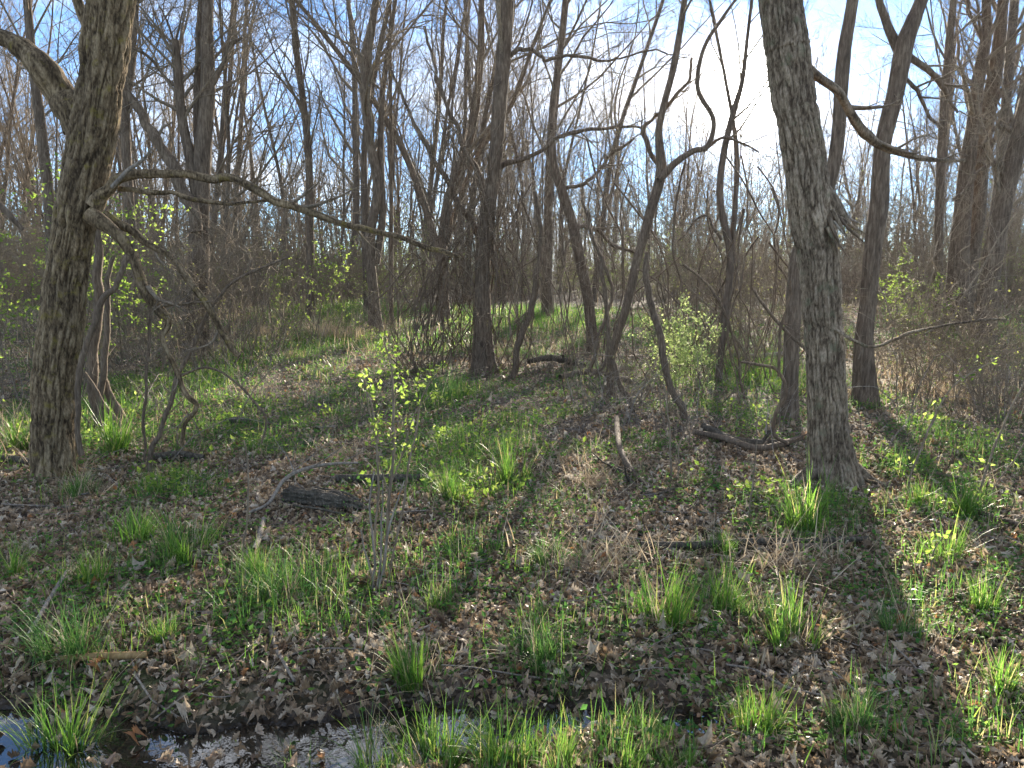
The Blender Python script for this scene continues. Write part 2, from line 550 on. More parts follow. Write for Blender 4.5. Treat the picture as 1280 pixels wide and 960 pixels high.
# ------------------------------------------------------------------ trunks with real bark relief
def hero_trunk(mb, rows, k, step, amp=0.012, flare=0.4, flare_h=0.22, bumps=(), seed=0, fz=5.5, fx=19.0, cap=False, wander=0.0):
    P = np.asarray(rows, float)
    Ls = np.sum(np.linalg.norm(np.diff(P[:, :3], axis=0), axis=1))
    C = spline(P, max(6, int(Ls / step)))
    n = len(C)
    if wander:
        q = np.linspace(0, Ls, n)
        env = np.clip(q / 0.25, 0, 1)[:, None]
        C[:, :3] += env * wander * (np.stack([fbm(q * 2.6, 9.1 * i + seed, 0, 70 + i, 3) for i in range(3)], 1) - 0.5)
        C[:, 3] *= 0.9 + 0.4 * (fbm(q * 6, seed * 1.7, 0, 75, 2) - 0.4)
    T = nrm(np.gradient(C[:, :3], axis=0))
    u = np.zeros((n, 3))
    a = np.array([1.0, 0, 0]) if abs(T[0][0]) < 0.8 else np.array([0, 0, 1.0])
    for i in range(n):
        a = a - T[i] * np.dot(a, T[i])
        a = a / np.linalg.norm(a)
        u[i] = a
    v = np.cross(T, u)
    s = np.concatenate([[0], np.cumsum(np.linalg.norm(np.diff(C[:, :3], axis=0), axis=1))])
    th = np.arange(k) * 2 * math.pi / k
    R = np.repeat(C[:, 3][:, None], k, 1)
    TH, S = np.meshgrid(th, s)
    fl = np.exp(-S / flare_h)
    R = R * (1 + flare * fl * (0.75 + 0.45 * np.cos(5 * TH + seed) + 0.35 * np.cos(3 * TH + 2.1 * seed)))
    cx, cy = np.cos(TH) * C[:, 3][:, None], np.sin(TH) * C[:, 3][:, None]
    R = R * (1 + 0.16 * (fbm(cx * 4, cy * 4, S * 2.2, seed + 5, 2) - 0.5))
    for (s0, t0, ds, dt, am) in bumps:
        dth = (TH - t0 + math.pi) % (2 * math.pi) - math.pi
        R = R + am * np.exp(-((S - s0) / ds) ** 2 - (dth / dt) ** 2)
    wob = 0.35 * fbm(cx * 9, cy * 9, S * 3.0, seed + 60, 2)
    n1 = noise3(cx * fx * 2 + wob * 6, cy * fx * 2 - wob * 6, S * fz + wob * 2, seed)
    n2 = noise3(cx * fx * 4.3 + wob * 4, cy * fx * 4.3, S * fz * 2.6, seed + 11)
    rid = 1 - np.abs(2 * n1 - 1)
    rid2 = 1 - np.abs(2 * n2 - 1)
    plate = noise3(cx * 14, cy * 14, S * 11, seed + 22)
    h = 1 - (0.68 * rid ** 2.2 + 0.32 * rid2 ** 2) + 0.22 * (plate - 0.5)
    R = R + amp * (h - 0.6) * np.minimum(1, C[:, 3][:, None] / 0.08)
    V = C[:, None, :3] + u[:, None, :] * (np.cos(TH) * R)[:, :, None] + v[:, None, :] * (np.sin(TH) * R)[:, :, None]
    idx = np.arange(n * k).reshape(n, k)
    A, B = idx[:-1], idx[1:]
    F = np.stack([A, np.roll(A, -1, 1), np.roll(B, -1, 1), B], -1).reshape(-1, 4)
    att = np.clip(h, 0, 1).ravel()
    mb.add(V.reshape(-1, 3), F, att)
    if cap:
        c = C[-1, :3] - T[-1] * C[-1, 3] * 0.5
        base = V[-1]
        mb.add(np.vstack([base, c[None]]), [[i, (i + 1) % k, k] for i in range(k)], np.zeros(k + 1))


# ------------------------------------------------------------------ branching
NPTS = {0: 12, 1: 9, 2: 7, 3: 5, 4: 4}
SIDES = {0: 10, 1: 6, 2: 4, 3: 3, 4: 3}
WIG = {0: 0.085, 1: 0.20, 2: 0.24, 3: 0.30, 4: 0.34}


class Grow:
    def __init__(self, seed, up=0.05, spread=(28, 62), kids=(14, 8, 6, 3), ratio=(0.34, 0.5, 0.5, 0.55), rmin=0.004, top=4):
        self.r = random.Random(seed)
        self.out = {i: [] for i in range(5)}
        self.up, self.spread, self.kids, self.ratio, self.rmin, self.top = up, spread, kids, ratio, rmin, top
        self.tips = []

    def limb(self, p, d, Lg, r0, lvl, t0=0.2, up=None):
        rr = self.r
        n = NPTS[lvl]
        pts, rad = [tuple(p)], [r0]
        x, y, z = p
        dx, dy, dz = d
        st = Lg / (n - 1)
        w = WIG[lvl]
        upv = self.up if up is None else up
        dirs = [(dx, dy, dz)]
        for i in range(1, n):
            dx += rr.gauss(0, w) * 0.6
            dy += rr.gauss(0, w) * 0.6
            dz += rr.gauss(0, w) * 0.6 + upv
            q = math.sqrt(dx * dx + dy * dy + dz * dz)
            dx, dy, dz = dx / q, dy / q, dz / q
            x, y, z = x + dx * st, y + dy * st, z + dz * st
            pts.append((x, y, z))
            dirs.append((dx, dy, dz))
            rad.append(max(self.rmin * 0.6, r0 * (1 - 0.78 * (i / (n - 1)) ** 0.9)))
        self.out[lvl].append((pts, rad))
        if lvl >= self.top:
            self.tips.append(pts[-1])
            self.tips.append(pts[-2])
            return
        self.kidson(pts, dirs, rad, Lg, lvl, t0)

    def kidson(self, pts, dirs, rad, Lg, lvl, t0=0.2, count=None, t1=1.0):
        rr = self.r
        n = len(pts)
        k = self.kids[lvl] if count is None else count
        k = max(1, int(k * (0.7 + 0.6 * rr.random())))
        for j in range(k):
            t = t0 + (t1 - t0) * ((j + rr.random()) / k)
            f = t * (n - 1)
            i = min(n - 2, int(f))
            f -= i
            p = [pts[i][c] * (1 - f) + pts[i + 1][c] * f for c in range(3)]
            d = np.array(dirs[i])
            rv = np.array([rr.gauss(0, 1), rr.gauss(0, 1), rr.gauss(0, 1)])
            s = rv - d * np.dot(rv, d)
            s = s / (np.linalg.norm(s) + 1e-9)
            a = math.radians(rr.uniform(*self.spread))
            nd = d * math.cos(a) + s * math.sin(a)
            if lvl == 0:
                nd[2] = abs(nd[2]) * 0.8 + 0.12
                nd = nd / np.linalg.norm(nd)
            r0 = max(self.rmin, (rad[i] * (1 - f) + rad[i + 1] * f) * rr.uniform(0.38, 0.62))
            Lc = Lg * self.ratio[lvl] * (1.1 - 0.55 * (t - t0) / max(0.01, 1 - t0)) * rr.uniform(0.6, 1.25)
            self.limb(p, nd, Lc, r0, lvl + 1)

    def emit(self, mb, lo, hi):
        for lv in range(lo, hi + 1):
            if self.out[lv]:
                P = np.array([q[0] for q in self.out[lv]])
                R = np.array([q[1] for q in self.out[lv]])
                tubes(mb, P, R, SIDES[lv])


def leaf_quads(mb, C, size, rng, flat=0.0):
    """small two-triangle folded leaves at points C"""
    m = len(C)
    size = np.broadcast_to(size, (m,)) * rng.uniform(0.6, 1.3, m)
    d = rng.normal(size=(m, 3))
    d[:, 2] = d[:, 2] * (1 - flat)
    d = nrm(d)
    w = nrm(np.cross(d, nrm(rng.normal(size=(m, 3)) + np.array([0, 0, flat * 4]))))
    nn = np.cross(d, w)
    b = C
    tip = C + d * size[:, None]
    mid = C + d * size[:, None] * 0.45
    l = mid + w * size[:, None] * 0.30 + nn * size[:, None] * 0.10
    r = mid - w * size[:, None] * 0.30 + nn * size[:, None] * 0.10
    V = np.stack([b, l, tip, r], 1).reshape(-1, 3)
    i = np.arange(m)[:, None] * 4
    F = np.concatenate([i + np.array([0, 2, 1]), i + np.array([0, 3, 2])])
    mb.add(V, F)


# ------------------------------------------------------------------ named trees
def named_tree(name, label, stems, limbs=(), m=M_BARK, mt=M_TWIG, hero=None, ext=6.0, kids=10, kid_t=(0.25, 1.0), seed=1,
               kid_len=2.6, top=4, up=0.06, cat='tree', buds=0, lim_kids=4, group=None):
    """stems: pixel paths (base first); each stem goes on above the frame by ext metres"""
    rows0 = pix(stems[0][0], stems[0][1])
    base = rows0[0, :3].copy()
    base[2] = float(gz(base[0], base[1]))
    root = thing(name, tuple(base), label, cat, group)
    g = Grow(seed, up=up, kids=(kids, 8, 6, 4), ratio=(0.3, 0.52, 0.52, 0.55), top=top, rmin=0.003)
    kids = int(kids * 1.25)
    for si, st in enumerate(stems):
        rows = pix(st[0], st[1])
        if si == 0:
            rows[0, 2] = min(rows[0, 2], base[2]) - 0.06
        if ext > 0 and not (len(st) > 2 and st[2] == 'broken'):
            d = rows[-1, :3] - rows[-2, :3]
            d = d / np.linalg.norm(d)
            d2 = d * 0.8 + np.array([0, 0, 0.45])
            d2 = d2 / np.linalg.norm(d2)
            r = rows[-1, 3]
            rows = np.vstack([rows, [*(rows[-1, :3] + d * ext * 0.4), r * 0.75], [*(rows[-1, :3] + d * ext * 0.4 + d2 * ext * 0.6), r * 0.3]])
        mb = MB()
        if hero and si == 0:
            hero_trunk(mb, rows, cap=False, **hero)
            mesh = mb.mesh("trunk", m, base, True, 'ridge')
        elif hero:
            h2 = dict(hero)
            h2['flare'] = 0.0
            h2['bumps'] = ()
            h2['k'] = max(24, int(hero['k'] * 0.6))
            hero_trunk(mb, rows, cap=True, **h2)
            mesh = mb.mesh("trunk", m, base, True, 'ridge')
        else:
            hero_trunk(mb, rows, 28, 0.06, amp=0.008, flare=0.35 if si == 0 else 0.0, flare_h=0.18, seed=seed + si, cap=True)
            mesh = mb.mesh("trunk", m, base, True, 'ridge')
        link("trunk" if si == 0 else "limb", mesh, root)
        C = spline(rows, 24)
        D = nrm(np.gradient(C[:, :3], axis=0))
        if kids:
            g.kidson([tuple(q) for q in C[:, :3]], [tuple(q) for q in D], list(C[:, 3] * 0.75), kid_len / 0.3, 0, kid_t[0], kids, kid_t[1])
    for lb in limbs:
        rows = pix(lb[0], lb[1])
        kn = lb[2] if len(lb) > 2 else {}
        mb = MB()
        Lr = np.sum(np.linalg.norm(np.diff(rows[:, :3], axis=0), axis=1))
        hero_trunk(mb, rows, kn.get('k', 12), max(0.02, Lr / 90), amp=kn.get('amp', 0.005), flare=kn.get('flare', 0.0), seed=seed + 3 + len(root.children), cap=True, wander=kn.get('w', 0.16 if Lr > 0.8 else 0.04))
        link(kn.get('name', "limb"), mb.mesh("limb", kn.get('m', m), base, True, 'ridge'), root)
        nk = kn.get('kids', lim_kids)
        if nk:
            C = spline(rows, 14)
            D = nrm(np.gradient(C[:, :3], axis=0))
            g.kidson([tuple(q) for q in C[:, :3]], [tuple(q) for q in D], list(C[:, 3]), kn.get('kl', 1.6), 1, kn.get('t0', 0.25), nk)
    mb = MB()
    g.emit(mb, 1, 4)
    if mb.v:
        link("crown", mb.mesh("crown", mt, base), root)
    if buds and g.tips:
        mb = MB()
        T_ = np.array(g.tips)
        T_ = T_[RNG.integers(0, len(T_), buds)] + RNG.normal(0, 0.03, (buds, 3))
        leaf_quads(mb, T_, 0.022, RNG)
        tag(link("buds", mb.mesh("buds", M_BUD, base, False), root), kind='stuff')
    return root


YA = gnd(68, 597)[1]
A_T = [(68, 600, 60), (67, 560, 58), (69, 480, 57), (80, 380, 56), (88, 310, 53), (103, 235, 57), (117, 165, 60), (127, 95, 57), (139, 0, 60)]
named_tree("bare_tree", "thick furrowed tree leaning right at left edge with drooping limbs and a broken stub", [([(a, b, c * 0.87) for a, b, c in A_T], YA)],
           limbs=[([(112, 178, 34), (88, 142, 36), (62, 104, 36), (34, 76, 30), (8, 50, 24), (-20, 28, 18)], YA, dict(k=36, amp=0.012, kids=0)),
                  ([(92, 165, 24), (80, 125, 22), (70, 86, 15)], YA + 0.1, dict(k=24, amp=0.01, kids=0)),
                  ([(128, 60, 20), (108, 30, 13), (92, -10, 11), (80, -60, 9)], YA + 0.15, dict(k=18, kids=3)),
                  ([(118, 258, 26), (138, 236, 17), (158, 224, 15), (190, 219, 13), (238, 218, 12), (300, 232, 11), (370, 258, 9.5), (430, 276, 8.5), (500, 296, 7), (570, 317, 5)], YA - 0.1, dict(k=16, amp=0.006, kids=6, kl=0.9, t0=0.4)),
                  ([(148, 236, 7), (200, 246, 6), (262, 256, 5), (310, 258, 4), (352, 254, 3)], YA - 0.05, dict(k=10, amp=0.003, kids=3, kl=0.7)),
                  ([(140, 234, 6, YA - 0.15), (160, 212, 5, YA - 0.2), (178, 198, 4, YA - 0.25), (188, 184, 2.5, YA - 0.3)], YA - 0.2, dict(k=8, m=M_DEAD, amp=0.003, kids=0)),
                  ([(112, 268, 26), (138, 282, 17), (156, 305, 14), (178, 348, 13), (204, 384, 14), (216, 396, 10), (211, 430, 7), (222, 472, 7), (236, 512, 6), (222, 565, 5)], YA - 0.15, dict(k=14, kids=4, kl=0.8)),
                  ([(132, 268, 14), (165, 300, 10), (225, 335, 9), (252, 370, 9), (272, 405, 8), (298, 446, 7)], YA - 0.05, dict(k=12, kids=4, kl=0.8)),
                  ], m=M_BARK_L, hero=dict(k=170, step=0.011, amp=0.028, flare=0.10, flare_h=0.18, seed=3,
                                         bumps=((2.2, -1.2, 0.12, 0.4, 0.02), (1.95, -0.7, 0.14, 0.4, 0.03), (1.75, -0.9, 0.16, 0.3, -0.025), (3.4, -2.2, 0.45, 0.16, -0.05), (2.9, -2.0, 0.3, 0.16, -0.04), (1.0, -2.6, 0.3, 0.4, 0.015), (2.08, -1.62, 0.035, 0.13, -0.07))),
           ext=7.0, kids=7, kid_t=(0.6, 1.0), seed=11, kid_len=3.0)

YD = gnd(1045, 604)[1]
D_T = [(1044, 606, 70), (1040, 575, 62), (1034, 520, 54), (1031, 440, 50), (1027, 380, 50), (1022, 320, 54), (1013, 270, 56), (1006, 200, 57), (994, 134, 56), (985, 67, 56), (976, 0, 57)]
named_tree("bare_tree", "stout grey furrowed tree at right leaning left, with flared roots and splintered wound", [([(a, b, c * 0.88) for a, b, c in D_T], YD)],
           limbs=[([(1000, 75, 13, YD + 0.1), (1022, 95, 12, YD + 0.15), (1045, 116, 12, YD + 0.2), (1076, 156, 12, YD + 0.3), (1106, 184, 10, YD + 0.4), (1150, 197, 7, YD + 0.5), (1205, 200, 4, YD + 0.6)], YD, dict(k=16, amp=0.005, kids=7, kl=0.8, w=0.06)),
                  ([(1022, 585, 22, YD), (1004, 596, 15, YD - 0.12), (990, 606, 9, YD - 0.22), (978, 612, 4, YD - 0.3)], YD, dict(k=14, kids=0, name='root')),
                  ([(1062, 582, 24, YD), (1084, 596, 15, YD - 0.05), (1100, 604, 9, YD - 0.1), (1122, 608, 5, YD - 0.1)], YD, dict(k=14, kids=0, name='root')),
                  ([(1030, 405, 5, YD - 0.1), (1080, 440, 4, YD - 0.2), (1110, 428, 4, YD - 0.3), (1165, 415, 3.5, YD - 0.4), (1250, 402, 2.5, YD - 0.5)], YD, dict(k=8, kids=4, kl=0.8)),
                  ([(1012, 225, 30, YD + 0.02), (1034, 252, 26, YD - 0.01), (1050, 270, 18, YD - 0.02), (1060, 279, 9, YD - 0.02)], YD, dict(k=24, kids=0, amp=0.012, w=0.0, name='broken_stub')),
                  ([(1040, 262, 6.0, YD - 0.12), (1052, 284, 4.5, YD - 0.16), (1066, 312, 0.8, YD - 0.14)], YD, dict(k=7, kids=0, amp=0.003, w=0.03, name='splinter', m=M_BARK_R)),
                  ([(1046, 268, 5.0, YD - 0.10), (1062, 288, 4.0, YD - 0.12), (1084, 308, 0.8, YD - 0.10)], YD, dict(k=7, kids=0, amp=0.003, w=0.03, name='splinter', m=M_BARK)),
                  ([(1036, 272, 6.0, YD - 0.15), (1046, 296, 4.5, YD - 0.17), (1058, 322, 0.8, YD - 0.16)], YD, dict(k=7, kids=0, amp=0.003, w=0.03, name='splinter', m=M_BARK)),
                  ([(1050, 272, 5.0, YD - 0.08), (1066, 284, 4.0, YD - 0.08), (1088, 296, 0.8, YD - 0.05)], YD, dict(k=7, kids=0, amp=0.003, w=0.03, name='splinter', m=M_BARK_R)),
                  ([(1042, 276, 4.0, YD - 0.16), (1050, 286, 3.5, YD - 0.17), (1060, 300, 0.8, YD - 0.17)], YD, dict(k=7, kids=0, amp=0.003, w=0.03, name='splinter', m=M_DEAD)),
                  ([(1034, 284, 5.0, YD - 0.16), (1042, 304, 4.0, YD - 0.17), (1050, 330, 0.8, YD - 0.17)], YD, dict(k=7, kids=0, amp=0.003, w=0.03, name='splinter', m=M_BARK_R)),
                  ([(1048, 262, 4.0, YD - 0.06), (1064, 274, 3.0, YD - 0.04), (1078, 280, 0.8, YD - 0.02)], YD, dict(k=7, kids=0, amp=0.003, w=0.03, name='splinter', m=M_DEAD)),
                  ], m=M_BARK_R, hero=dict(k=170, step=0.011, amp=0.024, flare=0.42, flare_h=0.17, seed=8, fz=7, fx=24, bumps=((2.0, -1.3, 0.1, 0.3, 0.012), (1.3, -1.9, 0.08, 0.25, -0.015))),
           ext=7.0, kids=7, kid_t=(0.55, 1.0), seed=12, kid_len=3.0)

YC = gnd(606, 464)[1]
named_tree("bare_tree", "straight dark tree in the middle wrapped in hanging vines", [([(606, 468, 34), (604, 430, 25), (603, 385, 21), (604, 320, 19), (611, 260, 17), (619, 200, 16), (624, 134, 17), (630, 67, 18), (634, 0, 16)], YC)],
           limbs=[([(632, 70, 7), (650, 64, 5), (676, 72, 4.5), (705, 68, 4), (740, 76, 3.5), (790, 70, 2.5), (835, 66, 2)], YC, dict(k=10, kids=9, kl=1.8, w=0.35)),
                  ([(612, 210, 9), (640, 204, 7), (672, 192, 6), (715, 168, 5), (770, 158, 4), (805, 160, 3)], YC + 0.2, dict(k=10, kids=8, kl=1.6)),
                  ([(600, 300, 9), (575, 262, 7), (548, 210, 6), (525, 165, 5), (500, 120, 4), (488, 80, 3)], YC + 0.4, dict(k=10, kids=8, kl=1.8)),
                  ([(606, 240, 8), (585, 190, 6), (562, 140, 5), (545, 90, 4), (530, 30, 3)], YC + 0.5, dict(k=10, kids=8, kl=1.8))],
           m=M_BARK, ext=7, kids=16, kid_t=(0.35, 1.0), seed=13, kid_len=2.6, buds=500)

YB = 13.5
named_tree("bare_tree", "dark triple stemmed tree behind the left trunk, one stem snapped off",
           [([(243, 436, 38), (244, 400, 32), (247, 340, 28), (250, 270, 22), (253, 200, 21), (256, 161, 19), (260, 111, 17), (259, 54, 15), (260, 0, 13)], YB),
            ([(247, 245, 15), (238, 198, 13), (228, 151, 12), (223, 100, 11), (219, 50, 9)], YB, 'broken'),
            ([(250, 230, 13), (248, 181, 11), (247, 134, 10), (248, 60, 7), (250, 10, 6)], YB + 0.15)],
           limbs=[([(246, 290, 16), (236, 252, 15), (212, 203, 14), (188, 161, 13), (154, 112, 11), (120, 70, 8)], YB - 0.3, dict(k=14, kids=4)),
                  ([(260, 112, 9), (268, 98, 8), (280, 76, 6), (292, 52, 5), (306, 47, 3)], YB, dict(k=10, kids=5, kl=1.0)),
                  ([(219, 56, 4), (222, 40, 3), (228, 14, 2)], YB, dict(k=6, kids=4, kl=0.8)),
                  ([(219, 56, 3), (212, 36, 3), (200, 8, 2)], YB, dict(k=6, kids=4, kl=0.8)),
                  ([(224, 110, 5), (205, 98, 4), (190, 75, 4), (170, 60, 3)], YB, dict(k=8, kids=5, kl=1.0)),
                  ], m=M_BARK, ext=6, kids=9, kid_t=(0.45, 1.0), seed=14, kid_len=2.4)

YE = gnd(1081, 506)[1]
named_tree("bare_tree", "smooth dark tree forked in two, right behind the grey furrowed tree",
           [([(1081, 509, 32), (1080, 470, 27), (1080, 420, 23), (1085, 380, 21), (1090, 320, 21), (1099, 252, 21), (1102, 200, 20), (1106, 168, 20), (1119, 118, 20), (1131, 55, 21), (1142, 25, 18), (1156, -10, 15)], YE),
            ([(1126, 68, 13), (1112, 38, 11), (1100, 5, 9), (1092, -30, 8)], YE + 0.1)],
           limbs=[([(1132, 66, 9), (1150, 80, 8), (1168, 95, 7), (1190, 115, 5), (1200, 140, 3)], YE, dict(k=10, kids=5)),
                  ([(1124, 92, 6), (1145, 110, 5), (1165, 142, 4), (1185, 158, 3)], YE, dict(k=8, kids=5))],
           ext=6, kids=10, kid_t=(0.45, 1), seed=15)
YE2 = gnd(986, 524)[1]
named_tree("bare_tree", "slim trunk crossing behind the grey furrowed tree from lower left to upper right",
           [([(985, 528, 25), (988, 470, 20), (991, 400, 19), (998, 320, 18), (1020, 265, 18), (1040, 215, 17), (1048, 168, 16), (1051, 118, 16), (1056, 60, 16), (1066, 0, 14)], YE2)],
           ext=6, kids=9, kid_t=(0.55, 1), seed=16)
YF = 17.0
named_tree("bare_tree", "heavy twin trunked tree at the far right with branches sweeping upward",
           [([(1196, 432, 44), (1196, 380, 30), (1199, 320, 24), (1203, 270, 20), (1209, 208, 18), (1217, 151, 15), (1224, 94, 14), (1233, 44, 12), (1233, 0, 10)], YF),
            ([(1202, 400, 26), (1212, 330, 21), (1221, 270, 19), (1227, 200, 18), (1234, 150, 17), (1242, 100, 16), (1250, 44, 14), (1254, 0, 12)], YF + 0.3)],
           limbs=[([(1232, 60, 6), (1222, 40, 5), (1212, 15, 5), (1204, -10, 4)], YF, dict(k=8, kids=5)),
                  ([(1230, 150, 8), (1252, 115, 6), (1280, 90, 5), (1300, 70, 4)], YF, dict(k=8, kids=5)),
                  ([(1225, 205, 8), (1250, 170, 6), (1285, 130, 5)], YF, dict(k=8, kids=5))],
           ext=6, kids=14, kid_t=(0.3, 1), seed=17, kid_len=3)
named_tree("bare_tree", "thin dark tree just left of the twin trunked tree at the far right",
           [([(1172, 425, 16), (1172, 390, 12), (1173, 320, 11), (1175, 235, 10), (1178, 168, 10), (1182, 111, 10), (1187, 50, 9), (1192, 0, 8)], 16.0)],
           ext=5, kids=13, kid_t=(0.4, 1), seed=18)
named_tree("bare_tree", "dark trunk leaning right at the extreme right edge",
           [([(1228, 430, 32), (1234, 375, 25), (1241, 319, 22), (1254, 252, 21), (1267, 201, 20), (1282, 134, 18), (1300, 60, 15)], 15.0)],
           limbs=[([(1262, 225, 9), (1240, 205, 7), (1215, 225, 5), (1190, 250, 4)], 15.0, dict(k=8, kids=5)),
                  ([(1275, 170, 8), (1250, 160, 6), (1225, 185, 4)], 15.0, dict(k=8, kids=5))],
           ext=5, kids=10, kid_t=(0.2, 1), seed=19)
YH = gnd(764, 500)[1]
named_tree("bare_tree", "crooked slim tree right of centre bending right into a kinked fork",
           [([(764, 505, 12.8), (763, 455, 9.6), (771, 420, 9.6), (782, 387, 10.4), (798, 320, 11.2), (812, 268, 12.0), (826, 216, 12.0), (824, 160, 8.8), (842, 84, 8.0), (853, 20, 7.2), (858, -20, 6.4)], YH),
            ([(824, 225, 10.4), (845, 203, 8.8), (868, 188, 7.2), (884, 184, 6.4), (892, 150, 5.6), (872, 110, 5.6), (880, 60, 4.8), (905, 20, 4.0), (926, -10, 3.2)], YH - 0.1)],
           limbs=[([(822, 205, 6.4), (806, 180, 6.4), (799, 165, 5.6), (810, 150, 4.8), (835, 128, 4.8), (862, 105, 4.0), (866, 70, 3.2)], YH + 0.1, dict(k=10, kids=5, kl=1.0)),
                  ([(884, 184, 4.8), (905, 172, 4.0), (930, 180, 3.2), (948, 190, 2.4)], YH, dict(k=8, kids=5, kl=1.0))],
           m=M_VINE, ext=4, kids=10, kid_t=(0.5, 1), seed=20, kid_len=1.6)
named_tree("bare_tree", "curved trunk right of the vine wrapped tree, bowed towards the centre",
           [([(742, 425, 16), (736, 380, 13), (725, 325, 13), (717, 285, 13), (704, 242, 12), (692, 203, 10), (690, 140, 8), (700, 70, 7), (706, 0, 6)], 15.0)],
           limbs=[([(716, 282, 6), (745, 290, 5), (775, 310, 5), (800, 318, 3)], 15.0, dict(k=8, kids=5)),
                  ([(700, 238, 6), (735, 225, 5), (765, 190, 4), (790, 170, 3)], 15.0, dict(k=8, kids=7))],
           ext=5, kids=14, kid_t=(0.4, 1), seed=21, buds=400)
named_tree("bare_tree", "slim tree standing under the sun glare with two upright stems",
           [([(897, 500, 12.8), (900, 454, 8.8), (907, 387, 8.8), (913, 320, 8.8), (900, 250, 8.8), (905, 190, 8.0), (917, 140, 7.2), (928, 100, 5.6), (935, 40, 4.0)], 11.2),
            ([(911, 340, 7.2), (918, 270, 6.4), (921, 200, 6.4), (916, 150, 4.8), (905, 90, 4.0)], 11.3)],
           limbs=[([(902, 300, 4.0), (880, 270, 3.2), (850, 300, 2.4)], 11.2, dict(k=8, kids=5, kl=1.0))],
           m=M_BARK_FAR, ext=4, kids=12, kid_t=(0.4, 1), seed=22, kid_len=1.8)
named_tree("bare_tree", "tall thin dark tree left of centre with a gentle bend",
           [([(388, 412, 13), (388, 360, 10), (388, 300, 9), (386, 201, 9), (380, 134, 8), (371, 67, 8), (365, 0, 7)], 20.0)],
           ext=6, kids=18, kid_t=(0.3, 1), seed=23, kid_len=3.2)
named_tree("bare_tree", "dark twisting tree between the thin tree and the vine wrapped tree",
           [([(470, 415, 18), (466, 360, 13), (462, 300, 12), (472, 235, 12), (461, 168, 11), (456, 100, 10), (466, 30, 8), (470, 0, 7)], 18.0),
            ([(470, 330, 10), (478, 270, 9), (476, 200, 8), (478, 120, 7), (490, 30, 5)], 18.1)],
           ext=5, kids=14, kid_t=(0.3, 1), seed=24, kid_len=3.0, buds=400)
named_tree("bare_tree", "needle thin straight sapling tree beside the dark twisting tree",
           [([(489, 405, 6), (489, 320, 5), (489, 200, 4.5), (488, 100, 4), (488, 20, 3)], 19.0)], ext=3, kids=12, kid_t=(0.4, 1), seed=25, kid_len=1.4)
named_tree("bare_tree", "grey trunk in the trees behind the broken stub of the left tree",
           [([(66, 420, 16), (65, 330, 14), (62, 260, 13), (50, 150, 12), (40, 70, 10), (34, 0, 9)], 17.0)], ext=6, kids=16, kid_t=(0.35, 1), seed=26, kid_len=3)
named_tree("bare_tree", "dark slim tree seen between the left tree and the triple stemmed tree",
           [([(166, 430, 16), (166, 330, 13), (160, 230, 12), (157, 140, 10), (165, 60, 9), (170, 0, 8)], 17.5)], ext=6, kids=16, kid_t=(0.35, 1), seed=27, kid_len=3)
named_tree("bare_tree", "mid brown tree behind the vine wrapped tree on its right side",
           [([(684, 408, 16), (684, 320, 12), (688, 200, 11), (695, 110, 10), (702, 50, 8), (708, 0, 7)], 21.0)], ext=6, kids=20, kid_t=(0.3, 1), seed=28, kid_len=3.4, buds=400)
named_tree("bare_tree", "tree with spreading limbs sloping up to the left behind the vine curtain",
           [([(556, 405, 16), (552, 330, 13), (560, 250, 11), (588, 170, 10), (600, 80, 9), (602, 0, 7)], 20.0),
            ([(552, 330, 11), (535, 270, 9), (505, 190, 8), (470, 130, 7), (430, 75, 6), (395, 30, 5)], 20.0),
            ([(552, 320, 9), (575, 250, 7), (600, 190, 6), (640, 130, 5), (665, 60, 4)], 20.3)],
           ext=5, kids=15, kid_t=(0.25, 1), seed=29, kid_len=3, buds=500)


# ------------------------------------------------------------------ woods behind
PROTO = bpy.data.objects


def proto_tree(seed, H, r0, fork, label, m=M_BARK_FAR, buds=0, kids=15):
    root = thing("bare_tree", (0, 0, -200), label, 'tree')
    g = Grow(seed, up=0.10, spread=(22, 58), kids=(kids, 8, 6, 3), ratio=(0.30, 0.5, 0.5, 0.55), rmin=0.0035)
    g.limb((0, 0, -0.15), (g.r.gauss(0, 0.05), g.r.gauss(0, 0.05), 1), H, r0, 0, t0=0.17, up=0.02)
    if fork:
        pts, rad = g.out[0][0]
        i = 3
        g.limb(pts[i], (g.r.gauss(0, 0.25), g.r.gauss(0, 0.25), 1), H * 0.65, rad[i] * 0.8, 0, t0=0.15, up=0.04)
    for q in range(5):       # dead snags low on the trunk
        pts, rad = g.out[0][0]
        z = g.r.uniform(1.2, 4.5)
        j = min(len(pts) - 2, int(z / H * (len(pts) - 1)))
        f = z / H * (len(pts) - 1) - j
        p = [pts[j][c] * (1 - f) + pts[j + 1][c] * f for c in range(3)]
        a = g.r.uniform(0, 6.28)
        g.limb(p, (math.cos(a), math.sin(a), g.r.uniform(-0.1, 0.5)), g.r.uniform(0.7, 2.0), 0.018, 2, up=0)
    mb = MB()
    P = [np.array(p) for p, _ in g.out[0]]
    for (p, r) in g.out[0]:
        rows = np.hstack([np.array(p), np.array(r)[:, None]])
        hero_trunk(mb, rows, 14, 0.25, amp=0.006, flare=0.4, flare_h=0.25, seed=seed)
    link("trunk", mb.mesh("trunk", m, (0, 0, 0), True, 'ridge'), root)
    mb = MB()
    g.emit(mb, 1, 4)
    link("crown", mb.mesh("crown", M_TWIG), root)
    if buds:
        mb = MB()
        T_ = np.array(g.tips)
        T_ = T_[RNG.integers(0, len(T_), buds)] + RNG.normal(0, 0.05, (buds, 3))
        leaf_quads(mb, T_, 0.035, RNG)
        tag(link("buds", mb.mesh("buds", M_BUD, (0, 0, 0), False), root), kind='stuff')
    return root


